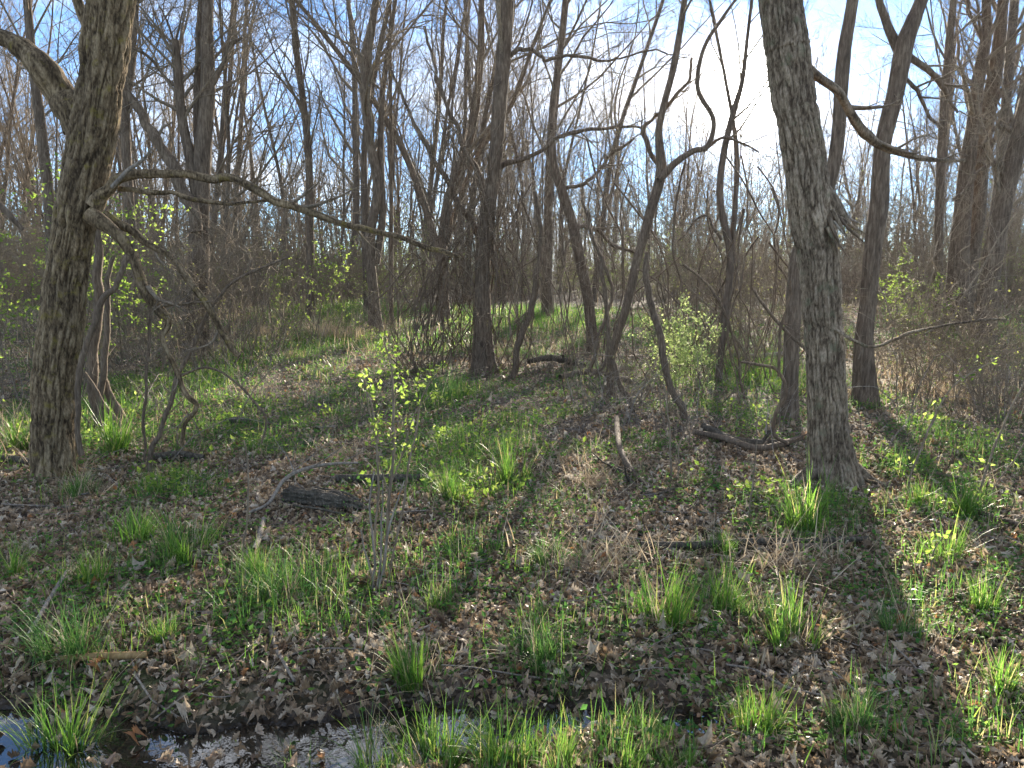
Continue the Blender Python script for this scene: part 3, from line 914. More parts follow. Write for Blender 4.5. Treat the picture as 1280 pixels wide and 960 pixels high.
protos = [
    (proto_tree(101, 17, 0.115, False, "x"), "slender bare tree"),
    (proto_tree(102, 15, 0.09, True, "x", buds=900), "forked slim tree with buds"),
    (proto_tree(103, 18, 0.15, False, "x"), "thick tall bare tree"),
    (proto_tree(104, 13, 0.07, False, "x", buds=900, kids=12), "thin young budding tree"),
    (proto_tree(105, 16, 0.12, True, "x"), "forked bare tree"),
    (proto_tree(106, 11, 0.055, False, "x", kids=12), "spindly bare tree"),
]


def scatter(n, dmin, dmax, mind, half=0.80, avoid=None, pts=None, rng=RNG, pad=3.0):
    out = []
    pts = [] if pts is None else pts
    tries = 0
    while len(out) < n and tries < n * 60:
        tries += 1
        d = math.sqrt(rng.uniform(dmin ** 2, dmax ** 2))
        x = rng.uniform(-1, 1) * (half * d + pad)
        if avoid and avoid(x, d):
            continue
        if any((x - a) ** 2 + (d - b) ** 2 < mind ** 2 for a, b in pts):
            continue
        pts.append((x, d))
        out.append((x, d))
    return out


LANDMARKS = [(85, "left trunk"), (247, "triple stemmed tree"), (606, "vine wrapped tree"), (800, "crooked tree"), (1035, "grey trunk"), (1205, "twin trunked tree")]


def whereabouts(x, y):
    px = 640 + x / y * FPX
    k = sum(px > q for q, _ in LANDMARKS)
    if k == 0:
        return "left of the left trunk"
    if k == len(LANDMARKS):
        return "right of the twin trunked tree"
    return "between %s and %s" % (LANDMARKS[k - 1][1], LANDMARKS[k][1])


def set_labels(items, group, split):
    """items: (object, look, x, y); alike ones in one gap are told apart from left to right"""
    cl = {}
    for o, look, x, y in items:
        cl.setdefault((look, "far back" if y > split else "in middle distance", whereabouts(x, y)), []).append((x / y, o))
    nth = ["leftmost", "second from left", "third from left", "fourth from left", "fifth from left", "sixth from left", "seventh from left", "eighth from left", "ninth from left", "tenth from left", "eleventh from left", "twelfth from left"]
    for (look, dep, wh), lst in cl.items():
        lst.sort(key=lambda q: q[0])
        for i, (_, o) in enumerate(lst):
            od = "" if len(lst) == 1 else (", rightmost" if i == len(lst) - 1 else ", " + nth[min(i, 11)])
            o['label'] = "%s %s%s, %s" % (look, "far back" if dep == "far back" else "nearer", od.replace(" from left", ""), wh)
            o['group'] = group


tree_pts = []


def sunlane(x, d):
    # the wood is open towards the low sun, which reaches the clearing
    return abs(x - d * math.tan(SUN_AZ) + 1.0) < 8.0 and RNG.random() < (0.85 if d < 34 else 0.75 if d < 48 else 0.5)


def glade(x, d):
    # the strip through which the sun reaches the left of the clearing
    return -6.0 < x - (d - 10) * math.tan(SUN_AZ) < 0.8


spots = scatter(16, 21, 30, 1.8, avoid=sunlane, pts=tree_pts) + scatter(64, 30, 48, 1.6, avoid=sunlane, pts=tree_pts) + scatter(130, 48, 85, 1.3, avoid=sunlane, pts=tree_pts, pad=1)
used = set()
items = []
for i, (x, y) in enumerate(spots):
    k = i % len(protos)
    pr, look = protos[k]
    loc = (x, y, float(gz(x, y)))
    rz = RNG.uniform(0, 6.28)
    if k not in used:
        used.add(k)
        o = pr
        o.location = loc
    else:
        o = copy_tree(pr, loc, rz, RNG.uniform(0.8, 1.2))
    o.rotation_euler = (RNG.normal(0, 0.05), RNG.normal(0, 0.06), rz)
    items.append((o, look, x, y))
set_labels(items, "bare trees of the woods behind the clearing", 48)


# ------------------------------------------------------------------ brush and shrubs
def proto_shrub(seed, H, stems, spread, label, name="bare_shrub", leaves=0, lm=None, lsize=0.03, m=M_TWIG, top=3, kids=(0, 6, 5, 3), rmin=0.0025, r0=0.011, arch=-0.02, lean=0.75):
    root = thing(name, (0, 0, -200), label, 'shrub')
    g = Grow(seed, up=arch, spread=(20, 60), kids=kids, ratio=(0.4, 0.5, 0.5, 0.5), rmin=rmin, top=top)
    for q in range(stems):
        a = g.r.uniform(0, 6.28)
        rr = spread * math.sqrt(g.r.random()) * 0.5
        ln = g.r.uniform(0.1, lean)
        g.limb((math.cos(a) * rr, math.sin(a) * rr, -0.03), (math.cos(a) * ln, math.sin(a) * ln, 1), H * g.r.uniform(0.55, 1.1), r0 * g.r.uniform(0.6, 1.3), 1, t0=0.2)
    mb = MB()
    g.emit(mb, 1, 2)
    link("stem", mb.mesh("stem", m), root)
    mb = MB()
    g.emit(mb, 3, 4)
    if mb.v:
        tag(link("twigs", mb.mesh("twigs", m), root), kind="stuff")
    if leaves:
        mb = MB()
        allp = np.array([p for lv in range(2, 5) for (pp, _) in g.out[lv] for p in pp[1:]])
        T_ = allp[RNG.integers(0, len(allp), leaves)] + RNG.normal(0, 0.015, (leaves, 3))
        T_ = T_[T_[:, 2] > 0.02]
        leaf_quads(mb, T_, lsize, RNG, 0.3)
        tag(link("foliage", mb.mesh("foliage", lm, (0, 0, 0), False), root), kind='stuff')
    return root


def place(pr, spots_, look, grp, smin=0.8, smax=1.25):
    its = []
    for i, (x, y) in enumerate(spots_):
        loc = (x, y, float(gz(x, y)))
        rz = RNG.uniform(0, 6.28)
        if i == 0 and pr.location.z < -100:
            o = pr
            o.location = loc
            o.rotation_euler = (0, 0, rz)
        else:
            o = copy_tree(pr, loc, rz, RNG.uniform(smin, smax))
        its.append((o, look, x, y))
    set_labels(its, grp, 28)


def clear_zone(x, y):
    # keep the open glade free of brush
    if (sunlane(x, y) or glade(x, y)) and y < 30:
        return True
    return (y < 15 and -6 < x < 3.2) or (y < 10.5) or (abs(x + 3.4) < 2.2 and y < 21)


br1 = proto_shrub(201, 2.2, 14, 1.2, "x", name="twiggy_shrub", kids=(0, 6, 4, 2), rmin=0.004, leaves=300, lm=M_BUDLEAF, lsize=0.032)
br2 = proto_shrub(202, 1.5, 18, 1.4, "x", name="twiggy_shrub", kids=(0, 5, 4, 2), rmin=0.0035, leaves=280, lm=M_BUDLEAF, lsize=0.03)
br3 = proto_shrub(203, 2.6, 10, 1.0, "x", name="twiggy_shrub", kids=(0, 7, 4, 2), rmin=0.004, r0=0.018, leaves=280, lm=M_BUDLEAF, lsize=0.032)
gr1 = proto_shrub(204, 1.8, 14, 1.2, "x", name="leafing_shrub", leaves=700, lm=M_NEWLEAF, lsize=0.045)
gr2 = proto_shrub(205, 2.6, 12, 1.4, "x", name="leafing_shrub", leaves=900, lm=M_NEWLEAF, lsize=0.05)
bpts = []
place(br1, scatter(44, 13, 40, 0.8, avoid=clear_zone, pts=bpts), "twiggy budding shrub", "medium budding shrubs of the undergrowth")
place(br3, scatter(50, 14, 45, 0.8, avoid=clear_zone, pts=bpts), "tall arching budding shrub", "tall budding shrubs of the undergrowth")
place(br2, scatter(44, 12, 36, 0.8, avoid=clear_zone, pts=bpts), "low tangled budding shrub", "low budding shrubs of the undergrowth")
place(gr1, scatter(44, 17, 48, 0.9, avoid=clear_zone, pts=bpts), "low shrub coming into leaf", "low leafing shrubs at the back")
place(gr2, scatter(36, 20, 55, 1.0, avoid=clear_zone, pts=bpts), "tall shrub coming into leaf", "tall leafing shrubs at the back")

sp1 = proto_shrub(211, 3.6, 2, 0.2, "x", name="bare_sapling", kids=(0, 9, 5, 3), top=4, r0=0.02, arch=0.03)
sp2 = proto_shrub(212, 2.6, 4, 0.4, "x", name="bare_sapling", kids=(0, 7, 5, 3), top=4, r0=0.013, arch=0.02)
sp3 = proto_shrub(213, 4.6, 1, 0.1, "x", name="bare_sapling", kids=(0, 12, 6, 3), top=4, r0=0.026, arch=0.04)


def clear_front(x, y):
    px = 640 + x / y * FPX
    if sunlane(x, y) or glade(x, y):
        return True
    return (y < 12.5 and 330 < px < 570) or (y < 9.5 and -3.8 < x < 1.0) or (y < 9.5 and x > 4.2) or abs(px - 80) < 45 or abs(px - 1040) < 50


place(sp1, scatter(26, 8, 26, 0.9, avoid=clear_front, pts=bpts), "thin bare sapling", "bare saplings at the clearing's edge")
place(sp2, scatter(26, 8, 24, 0.9, avoid=clear_front, pts=bpts), "low bare many stemmed sapling", "bare saplings at the clearing's edge")
place(sp3, scatter(22, 10, 28, 0.9, avoid=clear_front, pts=bpts), "tall thin bare sapling", "bare saplings at the clearing's edge")

def right_gap(x, y):
    px = 640 + x / y * FPX
    return not (630 < px < 1000 or 1110 < px < 1180)


sp4 = proto_shrub(214, 5.5, 1, 0.1, "x", name="bare_sapling", kids=(0, 13, 6, 3), top=4, r0=0.024, arch=0.03)
sp5 = proto_shrub(215, 4.2, 3, 0.6, "x", name="bare_sapling", kids=(0, 9, 6, 3), top=4, r0=0.017, arch=0.0)
place(sp4, scatter(9, 11, 25, 0.7, avoid=right_gap, pts=bpts), "spindly whip like sapling", "whip saplings right of the middle tree")
place(sp5, scatter(8, 11, 25, 0.7, avoid=right_gap, pts=bpts), "loose leaning cluster of thin saplings", "whip saplings right of the middle tree")

# thickets that stand out
for (px, Y, s, pr, lab) in [
    (275, 12.5, 1.0, br1, "brown twiggy thicket at the foot of the triple stemmed tree"),
    (305, 13.8, 0.9, br2, "low brown thicket right of the triple stemmed tree"),
    (215, 12.0, 0.8, br2, "low tangled thicket between the left tree and the triple stemmed tree"),
    (170, 11.5, 0.8, br2, "low tangled thicket behind the left tree's drooping limbs"),
    (20, 10.5, 0.8, br1, "twiggy thicket at the left edge behind the furrowed tree"),
    (522, 12.9, 0.62, br3, "dense dark bundle of upright stems left of the vine wrapped tree"),
    (1130, 10.5, 0.75, br2, "brown bramble thicket right of the smooth forked tree"),
    (1190, 10.0, 0.85, br2, "brown bramble thicket in the right of the clearing, in front of the twin trunks"),
    (1250, 9.6, 0.9, br1, "tall bramble thicket at the right edge in front of the leaning trunk"),
    (1225, 8.6, 0.6, br2, "small bramble patch at the right edge, nearest of the brambles"),
    (1290, 8.4, 0.75, br2, "bramble mound cut off by the right edge"),
    (690, 12.0, 0.6, br2, "low twiggy thicket right of the vine wrapped tree"),
    (960, 11.5, 0.8, br1, "thin twiggy shrub behind the grey furrowed tree on its left"),
    (850, 13.0, 0.8, br1, "thin twiggy shrub behind the pale leaved shrub"),
    (770, 9.2, 0.5, br2, "low dead tangle at the foot of the crooked slim tree"),
]:
    p = at(px, 400, Y)
    copy_tree(pr, (p[0], Y, float(gz(p[0], Y))), RNG.uniform(0, 6.28), s, lab)["group"] = ""
for o in list(col.objects):
    if o.get("group") == "":
        del o["group"]

# bushes in leaf
b = proto_shrub(301, 2.6, 16, 1.5, "bright yellow green leafy bush at the left edge behind the trunk", "leafy_bush", 4200, M_NEWLEAF, 0.05, lean=0.25, rmin=0.002)
p = at(18, 330, 9.6)
b.location = (p[0], 9.6, float(gz(p[0], 9.6)))
b = proto_shrub(302, 1.15, 9, 0.5, "pale green leafy shrub right of centre among bare stems", "leafy_bush", 2800, M_PALELEAF, 0.036, r0=0.008, lean=0.3)
p = gnd(852, 508)
b.location = p
b.scale = (0.78, 0.78, 0.95)
b = proto_shrub(303, 1.5, 8, 0.6, "yellow leafed bush between the forked tree and the thin dark tree at right", "leafy_bush", 1600, M_NEWLEAF, 0.045, lean=0.4)
p = at(1135, 400, 15.5)
b.location = (p[0], 15.5, float(gz(p[0], 15.5)))
b = proto_shrub(304, 1.9, 10, 1.2, "loose green leafy bush behind the triple stemmed tree, right of it", "leafy_bush", 1400, M_NEWLEAF, 0.045, lean=0.4)
p = at(385, 400, 16)
b.location = (p[0], 16, float(gz(p[0], 16)))


# ------------------------------------------------------------------ far woods, too deep to count
def far_woods():
    mb = MB()
    n = 760
    y = RNG.uniform(85, 150, n)
    x = RNG.uniform(-1, 1, n) * (0.8 * y + 20)
    H = RNG.uniform(10, 21, n)
    t = np.linspace(0, 1, 6)
    P = np.zeros((n, 6, 3))
    lean = RNG.normal(0, 0.12, (n, 2))
    P[:, :, 0] = x[:, None] + lean[:, :1] * H[:, None] * t + np.cumsum(RNG.normal(0, 0.28, (n, 6)), 1) * t
    P[:, :, 1] = y[:, None] + lean[:, 1:] * H[:, None] * t
    P[:, :, 2] = gz(x, y)[:, None] - 0.2 + H[:, None] * t
    R = RNG.uniform(0.06, 0.2, n)[:, None] * (1 - 0.85 * t)
    tubes(mb, P, R, 5)
    k = 26
    bi = np.repeat(np.arange(n), k)
    m = len(bi)
    f = RNG.uniform(0.2, 1, m)
    i0 = np.minimum((f * 5).astype(int), 4)
    w = (f * 5 - i0)[:, None]
    S = P[bi, i0] * (1 - w) + P[bi, i0 + 1] * w
    a = RNG.uniform(0, 6.28, m)
    d = np.stack([np.cos(a), np.sin(a), RNG.uniform(0.2, 1.2, m)], 1)
    Lb = RNG.uniform(1.2, 4.6, m) * (1.15 - 0.6 * f)
    tt = np.linspace(0, 1, 4)
    B = S[:, None, :] + d[:, None, :] * (Lb[:, None] * tt)[:, :, None] + RNG.normal(0, 0.10, (m, 4, 3)) * tt[None, :, None]
    tubes(mb, B, np.full((m, 4), 0.03) * (1.1 - 0.7 * tt), 3)
    o = link("distant_woods", mb.mesh("distant_woods", M_BARK_FAR))
    tag(o, "far wood of bare trees reading as one brown grey mass", "woods", kind='stuff')
    # fine brush standing between the far trees
    mb = MB()
    n = 6000
    y = 24 * (95 / 24) ** RNG.random(n)
    x = RNG.uniform(-1, 1, n) * (0.8 * y + 4)
    u_ = x - (y - 10) * math.tan(SUN_AZ)
    keep = ((np.abs(x + 3.4) > 2.4) & ((u_ < -6) | (u_ > 0.8))) | (y > 40)
    x, y = x[keep], y[keep]
    n = len(x)
    H = (RNG.gamma(3.0, 0.75, n) + 0.6) * (1 + 0.6 * np.clip((y - 36) / 20, 0, 1))
    t = np.linspace(0, 1, 5)
    ld = RNG.normal(0, 0.28, (n, 2))
    P = np.zeros((n, 5, 3))
    P[:, :, 0] = x[:, None] + ld[:, :1] * H[:, None] * t ** 1.4 + RNG.normal(0, 0.05, (n, 5)) * t
    P[:, :, 1] = y[:, None] + ld[:, 1:] * H[:, None] * t ** 1.4
    P[:, :, 2] = gz(x, y)[:, None] - 0.1 + H[:, None] * t
    tubes(mb, P, RNG.uniform(0.01, 0.03, n)[:, None] * (1.1 - 0.8 * t), 4)
    k = 5
    bi = np.repeat(np.arange(n), k)
    m = len(bi)
    S = P[bi, RNG.integers(1, 5, m)]
    a = RNG.uniform(0, 6.28, m)
    d = np.stack([np.cos(a), np.sin(a), RNG.uniform(-0.1, 1.1, m)], 1) * RNG.uniform(0.3, 1.1, m)[:, None]
    tt = np.linspace(0, 1, 3)
    B = S[:, None, :] + d[:, None, :] * tt[None, :, None] + RNG.normal(0, 0.07, (m, 3, 3)) * tt[None, :, None]
    tubes(mb, B, np.full((m, 3), 0.012) * (1.1 - 0.6 * tt), 3)
    tag(link("brush", mb.mesh("brush", M_TWIG)), "dense fine grey brown brush between the trees at the back", "brush", kind='stuff')
    mb = MB()
    n = 2600
    y = 7.5 * (24 / 7.5) ** RNG.random(n)
    x = RNG.uniform(-1, 1, n) * (0.72 * y + 1)
    keep = fbm(x * 0.8, y * 0.8, 0, 44, 2) > 0.50
    x, y = x[keep], y[keep]
    n = len(x)
    H = RNG.gamma(3.0, 0.13, n) + 0.15
    t = np.linspace(0, 1, 5)
    ld = RNG.normal(0, 0.5, (n, 2))
    P = np.zeros((n, 5, 3))
    P[:, :, 0] = x[:, None] + ld[:, :1] * H[:, None] * t ** 1.5 + RNG.normal(0, 0.02, (n, 5)) * t
    P[:, :, 1] = y[:, None] + ld[:, 1:] * H[:, None] * t ** 1.5
    P[:, :, 2] = gz(x, y)[:, None] - 0.02 + H[:, None] * t
    tubes(mb, P, RNG.uniform(0.0018, 0.005, n)[:, None] * (1.1 - 0.8 * t), 3)
    k = 4
    bi = np.repeat(np.arange(n), k)
    m = len(bi)
    S = P[bi, RNG.integers(1, 5, m)]
    a = RNG.uniform(0, 6.28, m)
    d = np.stack([np.cos(a), np.sin(a), RNG.uniform(-0.1, 1.1, m)], 1) * RNG.uniform(0.06, 0.28, m)[:, None]
    tt = np.linspace(0, 1, 3)
    B = S[:, None, :] + d[:, None, :] * tt[None, :, None] + RNG.normal(0, 0.015, (m, 3, 3)) * tt[None, :, None]
    tubes(mb, B, np.full((m, 3), 0.0018) * (1.1 - 0.6 * tt), 3)
    tag(link("brush", mb.mesh("brush", M_DEAD)), "low dead twiggy stems scattered through the clearing", "brush", kind='stuff')
    # undergrowth below the far trees
    mb = MB()
    n = 34000
    y = RNG.uniform(45, 120, n)
    x = RNG.uniform(-1, 1, n) * (0.8 * y + 10)
    hh = RNG.gamma(2.0, 1.0, n) * (0.5 + fbm(x * 0.12, y * 0.12, 0, 77, 2))
    C = np.stack([x, y, gz(x, y) + hh], 1)
    leaf_quads(mb, C, 0.22, RNG)
    o = link("undergrowth", mb.mesh("undergrowth", leafmat("far_brush", [(0.0, (0.07, 0.055, 0.035)), (0.55, (0.13, 0.105, 0.06)), (0.75, (0.12, 0.15, 0.04)), (1.0, (0.2, 0.24, 0.06))], 0.4, 0.7, 0.1, 1.2, False), smooth=False))
    tag(o, "brown and green undergrowth far back below the trees", "undergrowth", kind='stuff')


far_woods()


# ------------------------------------------------------------------ hanging vines
def vine_mesh(path, m=M_VINE, k=7, n=None):
    rows = np.asarray(path)
    C = spline(rows, n or max(14, len(rows) * 6))
    mb = MB()
    tube(mb, C[:, :3], C[:, 3], k)
    return mb, C


def vine(path, Y, label, name="woody_vine", m=M_VINE, group=None, kids=0, kl=0.6, cat='vine', k=8):
    rows = pix(path, Y)
    C = spline(rows, max(30, len(rows) * 8))
    C[:, :3] += (np.stack([fbm(C[:, 2] * 5, i * 7.7, 0, 50 + i, 3) for i in range(3)], 1) - 0.5) * 0.05
    low = C[np.argmin(C[:, 2]), :3]
    root = thing(name, tuple(low), label, cat, group)
    mb = MB()
    tube(mb, C[:, :3], C[:, 3], k)
    link("stem", mb.mesh("stem", m, low), root)
    if kids:
        g = Grow(int(abs(C[0, 0]) * 1000) % 9999, up=0.0, kids=(0, kids, 4, 3), top=4, rmin=0.002)
        D = nrm(np.gradient(C[:, :3], axis=0))
        g.kidson([tuple(q) for q in C[:, :3]], [tuple(q) for q in D], list(C[:, 3] * 0.8), kl / 0.5, 1, 0.15, kids)
        mb = MB()
        g.emit(mb, 2, 4)
        tag(link("twigs", mb.mesh("twigs", m, low), root), kind="stuff")
    return root


vine([(162, 318, 7), (148, 357, 7), (128, 372, 8), (116, 407, 8), (101, 444, 8), (97, 481, 8), (96, 521, 7), (102, 570, 7)], YA - 0.3, "thick vine running down the right side of the left furrowed tree")
Yv = gnd(188, 592)[1]
vine([(188, 594, 7), (188, 562, 7), (201, 541, 6), (218, 478, 6), (232, 447, 5), (248, 414, 5), (265, 380, 4), (302, 347, 3.5), (363, 320, 2.5)], Yv, "slender grey stem forking upward right of the left furrowed tree", kids=5)
vine([(222, 470, 3.5), (255, 459, 3), (286, 471, 3), (322, 508, 3), (334, 528, 3), (326, 556, 2.5)], Yv, "thin twig arching over and down right of the left furrowed tree")
vine([(182, 600, 3), (180, 520, 4), (183, 450, 4), (187, 380, 5), (180, 350, 4)], Yv + 0.2, "thin dark upright stem under the left tree's drooping limb")
Yw = gnd(126, 534)[1]
vine([(128, 536, 14), (118, 500, 13), (115, 440, 13), (122, 387, 12), (124, 330, 11), (120, 270, 8)], Yw, "dark leaning stem behind the left furrowed tree", cat='sapling', name='leaning_sapling', kids=3)
vine([(125, 540, 10), (127, 481, 9), (132, 420, 8), (134, 370, 7), (142, 320, 5)], Yw - 0.3, "brown slim stem beside the dark leaning stem at left", cat='sapling', name='leaning_sapling')
vine([(168, 545, 10), (150, 520, 11), (138, 495, 10), (128, 470, 8)], Yw - 0.2, "short mossy log propped against the stems behind the left tree", cat='log', name='propped_log')
vine([(172, 560, 5), (140, 520, 5), (118, 485, 5), (104, 465, 4)], Yw - 0.8, "dark stick leaning across the stems behind the left tree", cat='stick', name='leaning_stick')
vine([(670, 240, 5), (676, 300, 6), (670, 354, 8), (660, 397, 8), (648, 427, 8), (643, 472, 9)], 12.0, "curving brown vine right of the vine wrapped tree", kids=4)
vine([(808, 315, 7), (811, 370, 8), (825, 420, 9), (831, 464, 9), (855, 518, 9), (866, 548, 9), (886, 568, 9), (910, 572, 8)], 8.2, "thick brown vine swinging down in front of the pale leaved shrub")
vine([(764, 450, 7), (775, 480, 7), (786, 502, 7), (805, 530, 6), (822, 550, 6)], 8.8, "dark vine sloping down right from the crooked slim tree")
vine([(752, 320, 5), (757, 380, 5), (760, 430, 6), (752, 460, 5), (738, 470, 4)], 9.4, "bare vine hanging beside the crooked slim tree")
vine([(738, 465, 5), (748, 420, 5), (765, 360, 4), (742, 300, 4), (728, 250, 3)], 9.8, "thin stem crossing left of the crooked slim tree", kids=4)
Yx = gnd(985, 560)[1]
vine([(985, 556, 5), (967, 545, 5), (970, 520, 5), (980, 490, 5), (970, 462, 4), (945, 455, 4), (925, 452, 3)], Yx - 0.4, "curly dark vine looping left of the grey furrowed tree")
vine([(972, 470, 4), (974, 420, 4), (982, 385, 3.5), (990, 350, 3)], Yx - 0.4, "thin upright shoot left of the grey furrowed tree", kids=4)
vine([(940, 360, 3), (965, 395, 4), (995, 425, 4), (1010, 440, 3)], 7.5, "thin dark branch sloping down into the grey furrowed tree", kids=4)
vine([(930, 500, 4), (920, 440, 3), (905, 390, 4), (880, 350, 3), (855, 330, 3)], 9.0, "bare stem rising left above the pale leaved shrub", kids=5)

vn = 0
for i in range(122):
    px0 = RNG.normal(598, 36)
    py0 = RNG.uniform(120, 330)
    px1 = px0 + RNG.normal(-8, 30)
    py1 = RNG.uniform(400, 466)
    y0, y1 = YC + RNG.uniform(-0.5, 0.5), YC + RNG.uniform(-0.7, 0.6)
    if i >= 62:
        px0 = RNG.normal(545, 26)
        py0 = RNG.uniform(240, 360)
        px1 = RNG.normal(522, 11)
        py1 = RNG.uniform(430, 462)
    if i >= 86:
        px0 = RNG.uniform(670, 980)
        px1 = px0 + RNG.normal(0, 35)
        py0 = RNG.uniform(170, 340)
        y0 = RNG.uniform(8.8, 12.5)
        y1 = y0 + RNG.normal(0, 0.3)
        py1 = 480
    a, b_ = at(px0, py0, y0), at(px1, py1, y1)
    b_[2] = float(gz(b_[0], b_[1])) + RNG.choice([-0.02, 0.3], p=[0.8, 0.2])
    n = 9
    t = np.linspace(0, 1, n)[:, None]
    C = a * (1 - t) + b_ * t
    bow = RNG.normal(0, 0.35, 2)
    C[:, 0] += np.sin(t[:, 0] * math.pi) * bow[0]
    C[:, 1] += np.sin(t[:, 0] * math.pi) * bow[1] * 0.5
    C += RNG.normal(0, 0.035, C.shape)
    r = RNG.uniform(0.006, 0.016)
    rows = np.hstack([C, np.full((n, 1), r) * (1 - 0.4 * t)])
    C = spline(rows, 36)
    mb = MB()
    tube(mb, C[:, :3], C[:, 3], 5)
    o = link("hanging_vine", mb.mesh("hanging_vine", M_VINE, b_), loc=tuple(b_))
    if i < 86:
        tag(o, "thin bare vine hanging in the curtain round the middle tree", "vine", "vines hanging round the middle tree")
    else:
        tag(o, "thin bare vine hanging between the middle tree and the grey furrowed tree", "vine", "vines hanging right of the middle tree")

# arching bare stems that clutter the edges of the clearing
def arch_zone(px, y):
    return 620 < px < 1000 or px > 1075 or 110 < px < 330


na = 0
while na < 64:
    y = RNG.uniform(6.3, 13.5)
    px = RNG.uniform(20, 1290)
    if not arch_zone(px, y):
        continue
    na += 1
    x = (px - 640) / FPX * y
    a = RNG.uniform(0, 6.28)
    Ls, hh = RNG.uniform(0.5, 1.5), RNG.uniform(0.25, 1.0)
    n = 9
    t = np.linspace(0, 1, n)
    C = np.stack([x + math.cos(a) * Ls * t ** 1.2, y + 0.7 * math.sin(a) * Ls * t ** 1.2, 0 * t], 1)
    C[:, :2] += np.cumsum(RNG.normal(0, 0.02, (n, 2)), 0)
    C[:, 2] = gz(C[:, 0], C[:, 1]) - 0.02 + hh * (np.sin(t * RNG.uniform(1.6, 3.0)) ** 0.9) + RNG.normal(0, 0.012, n) * t
    C[:, 2] = np.maximum(C[:, 2], gz(C[:, 0], C[:, 1]) - 0.02)
    r = RNG.uniform(0.003, 0.008)
    C = spline(np.hstack([C, (r * (1.1 - 0.8 * t))[:, None]]), 26)
    mb = MB()
    tube(mb, C[:, :3], C[:, 3], 5)
    for q in range(RNG.integers(1, 5)):
        i = RNG.integers(6, 24)
        d = nrm(C[i, :3] - C[i - 2, :3] + RNG.normal(0, 0.05, 3))
        m_ = np.linspace(0, 1, 6)[:, None]
        B = C[i, :3] + d * m_ * RNG.uniform(0.15, 0.5) + np.array([0, 0, 0.12]) * m_ ** 2 + RNG.normal(0, 0.01, (6, 3)) * m_
        tube(mb, B, C[i, 3] * 0.7 * (1 - 0.7 * m_[:, 0]), 4)
    side = "right of the grey furrowed tree" if px > 1075 else ("between the middle tree and the grey furrowed tree" if px > 600 else "right of the left furrowed tree")
    o = link("bramble_stem", mb.mesh("bramble_stem", M_DEAD if RNG.random() < 0.35 else M_TWIG, C[0, :3]), loc=tuple(C[0, :3]))
    tag(o, "thin bare arching bramble stem " + side, "bramble", "arching bramble stems " + side)

# fine dead tangle within the curtain
def vine_tangle(px, py, sx, sy, Y, n, label, m=M_VINE, seglen=0.7):
    mb = MB()
    c = np.array([at(RNG.normal(px, sx), RNG.normal(py, sy), Y + RNG.normal(0, 0.5)) for _ in range(n)])
    c[:, 2] = np.maximum(c[:, 2], gz(c[:, 0], c[:, 1]) + 0.05)
    d = RNG.normal(0, 1, (n, 3)) * np.array([0.5, 0.5, 0.9])
    P = [c]
    for i in range(6):
        d = d + RNG.normal(0, 0.5, (n, 3))
        P.append(P[-1] + nrm(d) * seglen / 6)
    P = np.stack(P, 1)
    P[:, :, 2] = np.maximum(P[:, :, 2], gz(P[:, :, 0], P[:, :, 1]) + 0.01)
    tubes(mb, P, RNG.uniform(0.0025, 0.0065, n)[:, None] * np.linspace(1, 0.5, 7), 3)
    o = link("vine_tangle", mb.mesh("vine_tangle", m))
    tag(o, label, "tangle", kind='stuff')


vine_tangle(600, 310, 36, 80, YC, 420, "fine tangle of dead vine twigs round the middle tree", m=M_TWIG)
vine_tangle(275, 325, 40, 40, 12.8, 420, "fine tangle of brown twigs round the triple stemmed tree", m=M_TWIG)
vine_tangle(800, 340, 90, 80, 11.0, 150, "fine tangle of bare twigs round the crooked slim tree", m=M_TWIG)
vine_tangle(1190, 410, 80, 35, 10.0, 520, "fine tangle of brown brambles at the right of the clearing", m=M_TWIG, seglen=0.6)
vine_tangle(760, 530, 30, 25, 8.8, 110, "low tangle of dead twigs at the foot of the crooked tree", m=M_DEAD, seglen=0.5)
vine_tangle(150, 400, 50, 40, 11.0, 240, "fine tangle of twigs behind the left furrowed tree", m=M_TWIG)


# ------------------------------------------------------------------ where it is green
# (px, py, half width px, half height px, weight) of the photograph, turned into ellipses on the ground
GREEN = [(410, 400, 75, 16, 1.3), (370, 440, 60, 25, .7), (670, 405, 80, 18, 1.1), (560, 425, 80, 15, .5), (25, 380, 40, 30, 1.2), (240, 475, 70, 30, 1.0), (170, 510, 60, 35, 1.1), (260, 540, 80, 35, .8),
         (130, 560, 45, 25, 1.2), (40, 540, 40, 30, .9), (400, 520, 70, 30, .7), (540, 500, 40, 20, .7), (580, 570, 60, 28, 1.1), (600, 620, 70, 25, .7), (220, 610, 50, 22, .9), (640, 530, 50, 25, .5),
         (340, 560, 50, 20, .8), (500, 590, 40, 30, .7), (440, 660, 45, 20, .6), (60, 690, 60, 25, .9), (350, 740, 60, 35, .9), (430, 770, 70, 35, 1.1), (300, 820, 40, 20, .8), (480, 690, 70, 30, .6),
         (560, 690, 60, 40, .6), (690, 640, 60, 30, .6), (690, 800, 45, 45, 1.0), (790, 790, 70, 40, .8), (900, 730, 60, 30, .6), (950, 470, 60, 25, 1.0), (1010, 640, 60, 25, .9), (1170, 600, 70, 28, .8),
         (1230, 570, 60, 25, .9), (1190, 550, 60, 20, .9), (1140, 690, 60, 30, .4), (1110, 780, 40, 30, .5), (560, 950, 120, 40, .9), (800, 940, 60, 25, .7), (480, 890, 30, 15, .4), (860, 430, 60, 20, .6), (760, 480, 50, 20, .5),
         (200, 700, 40, 20, .4), (90, 900, 50, 30, .5), (120, 840, 40, 15, .3), (700, 900, 40, 15, .5), (860, 850, 50, 20, .6), (1160, 420, 60, 18, .5), (940, 520, 50, 18, .6)]
_g = []
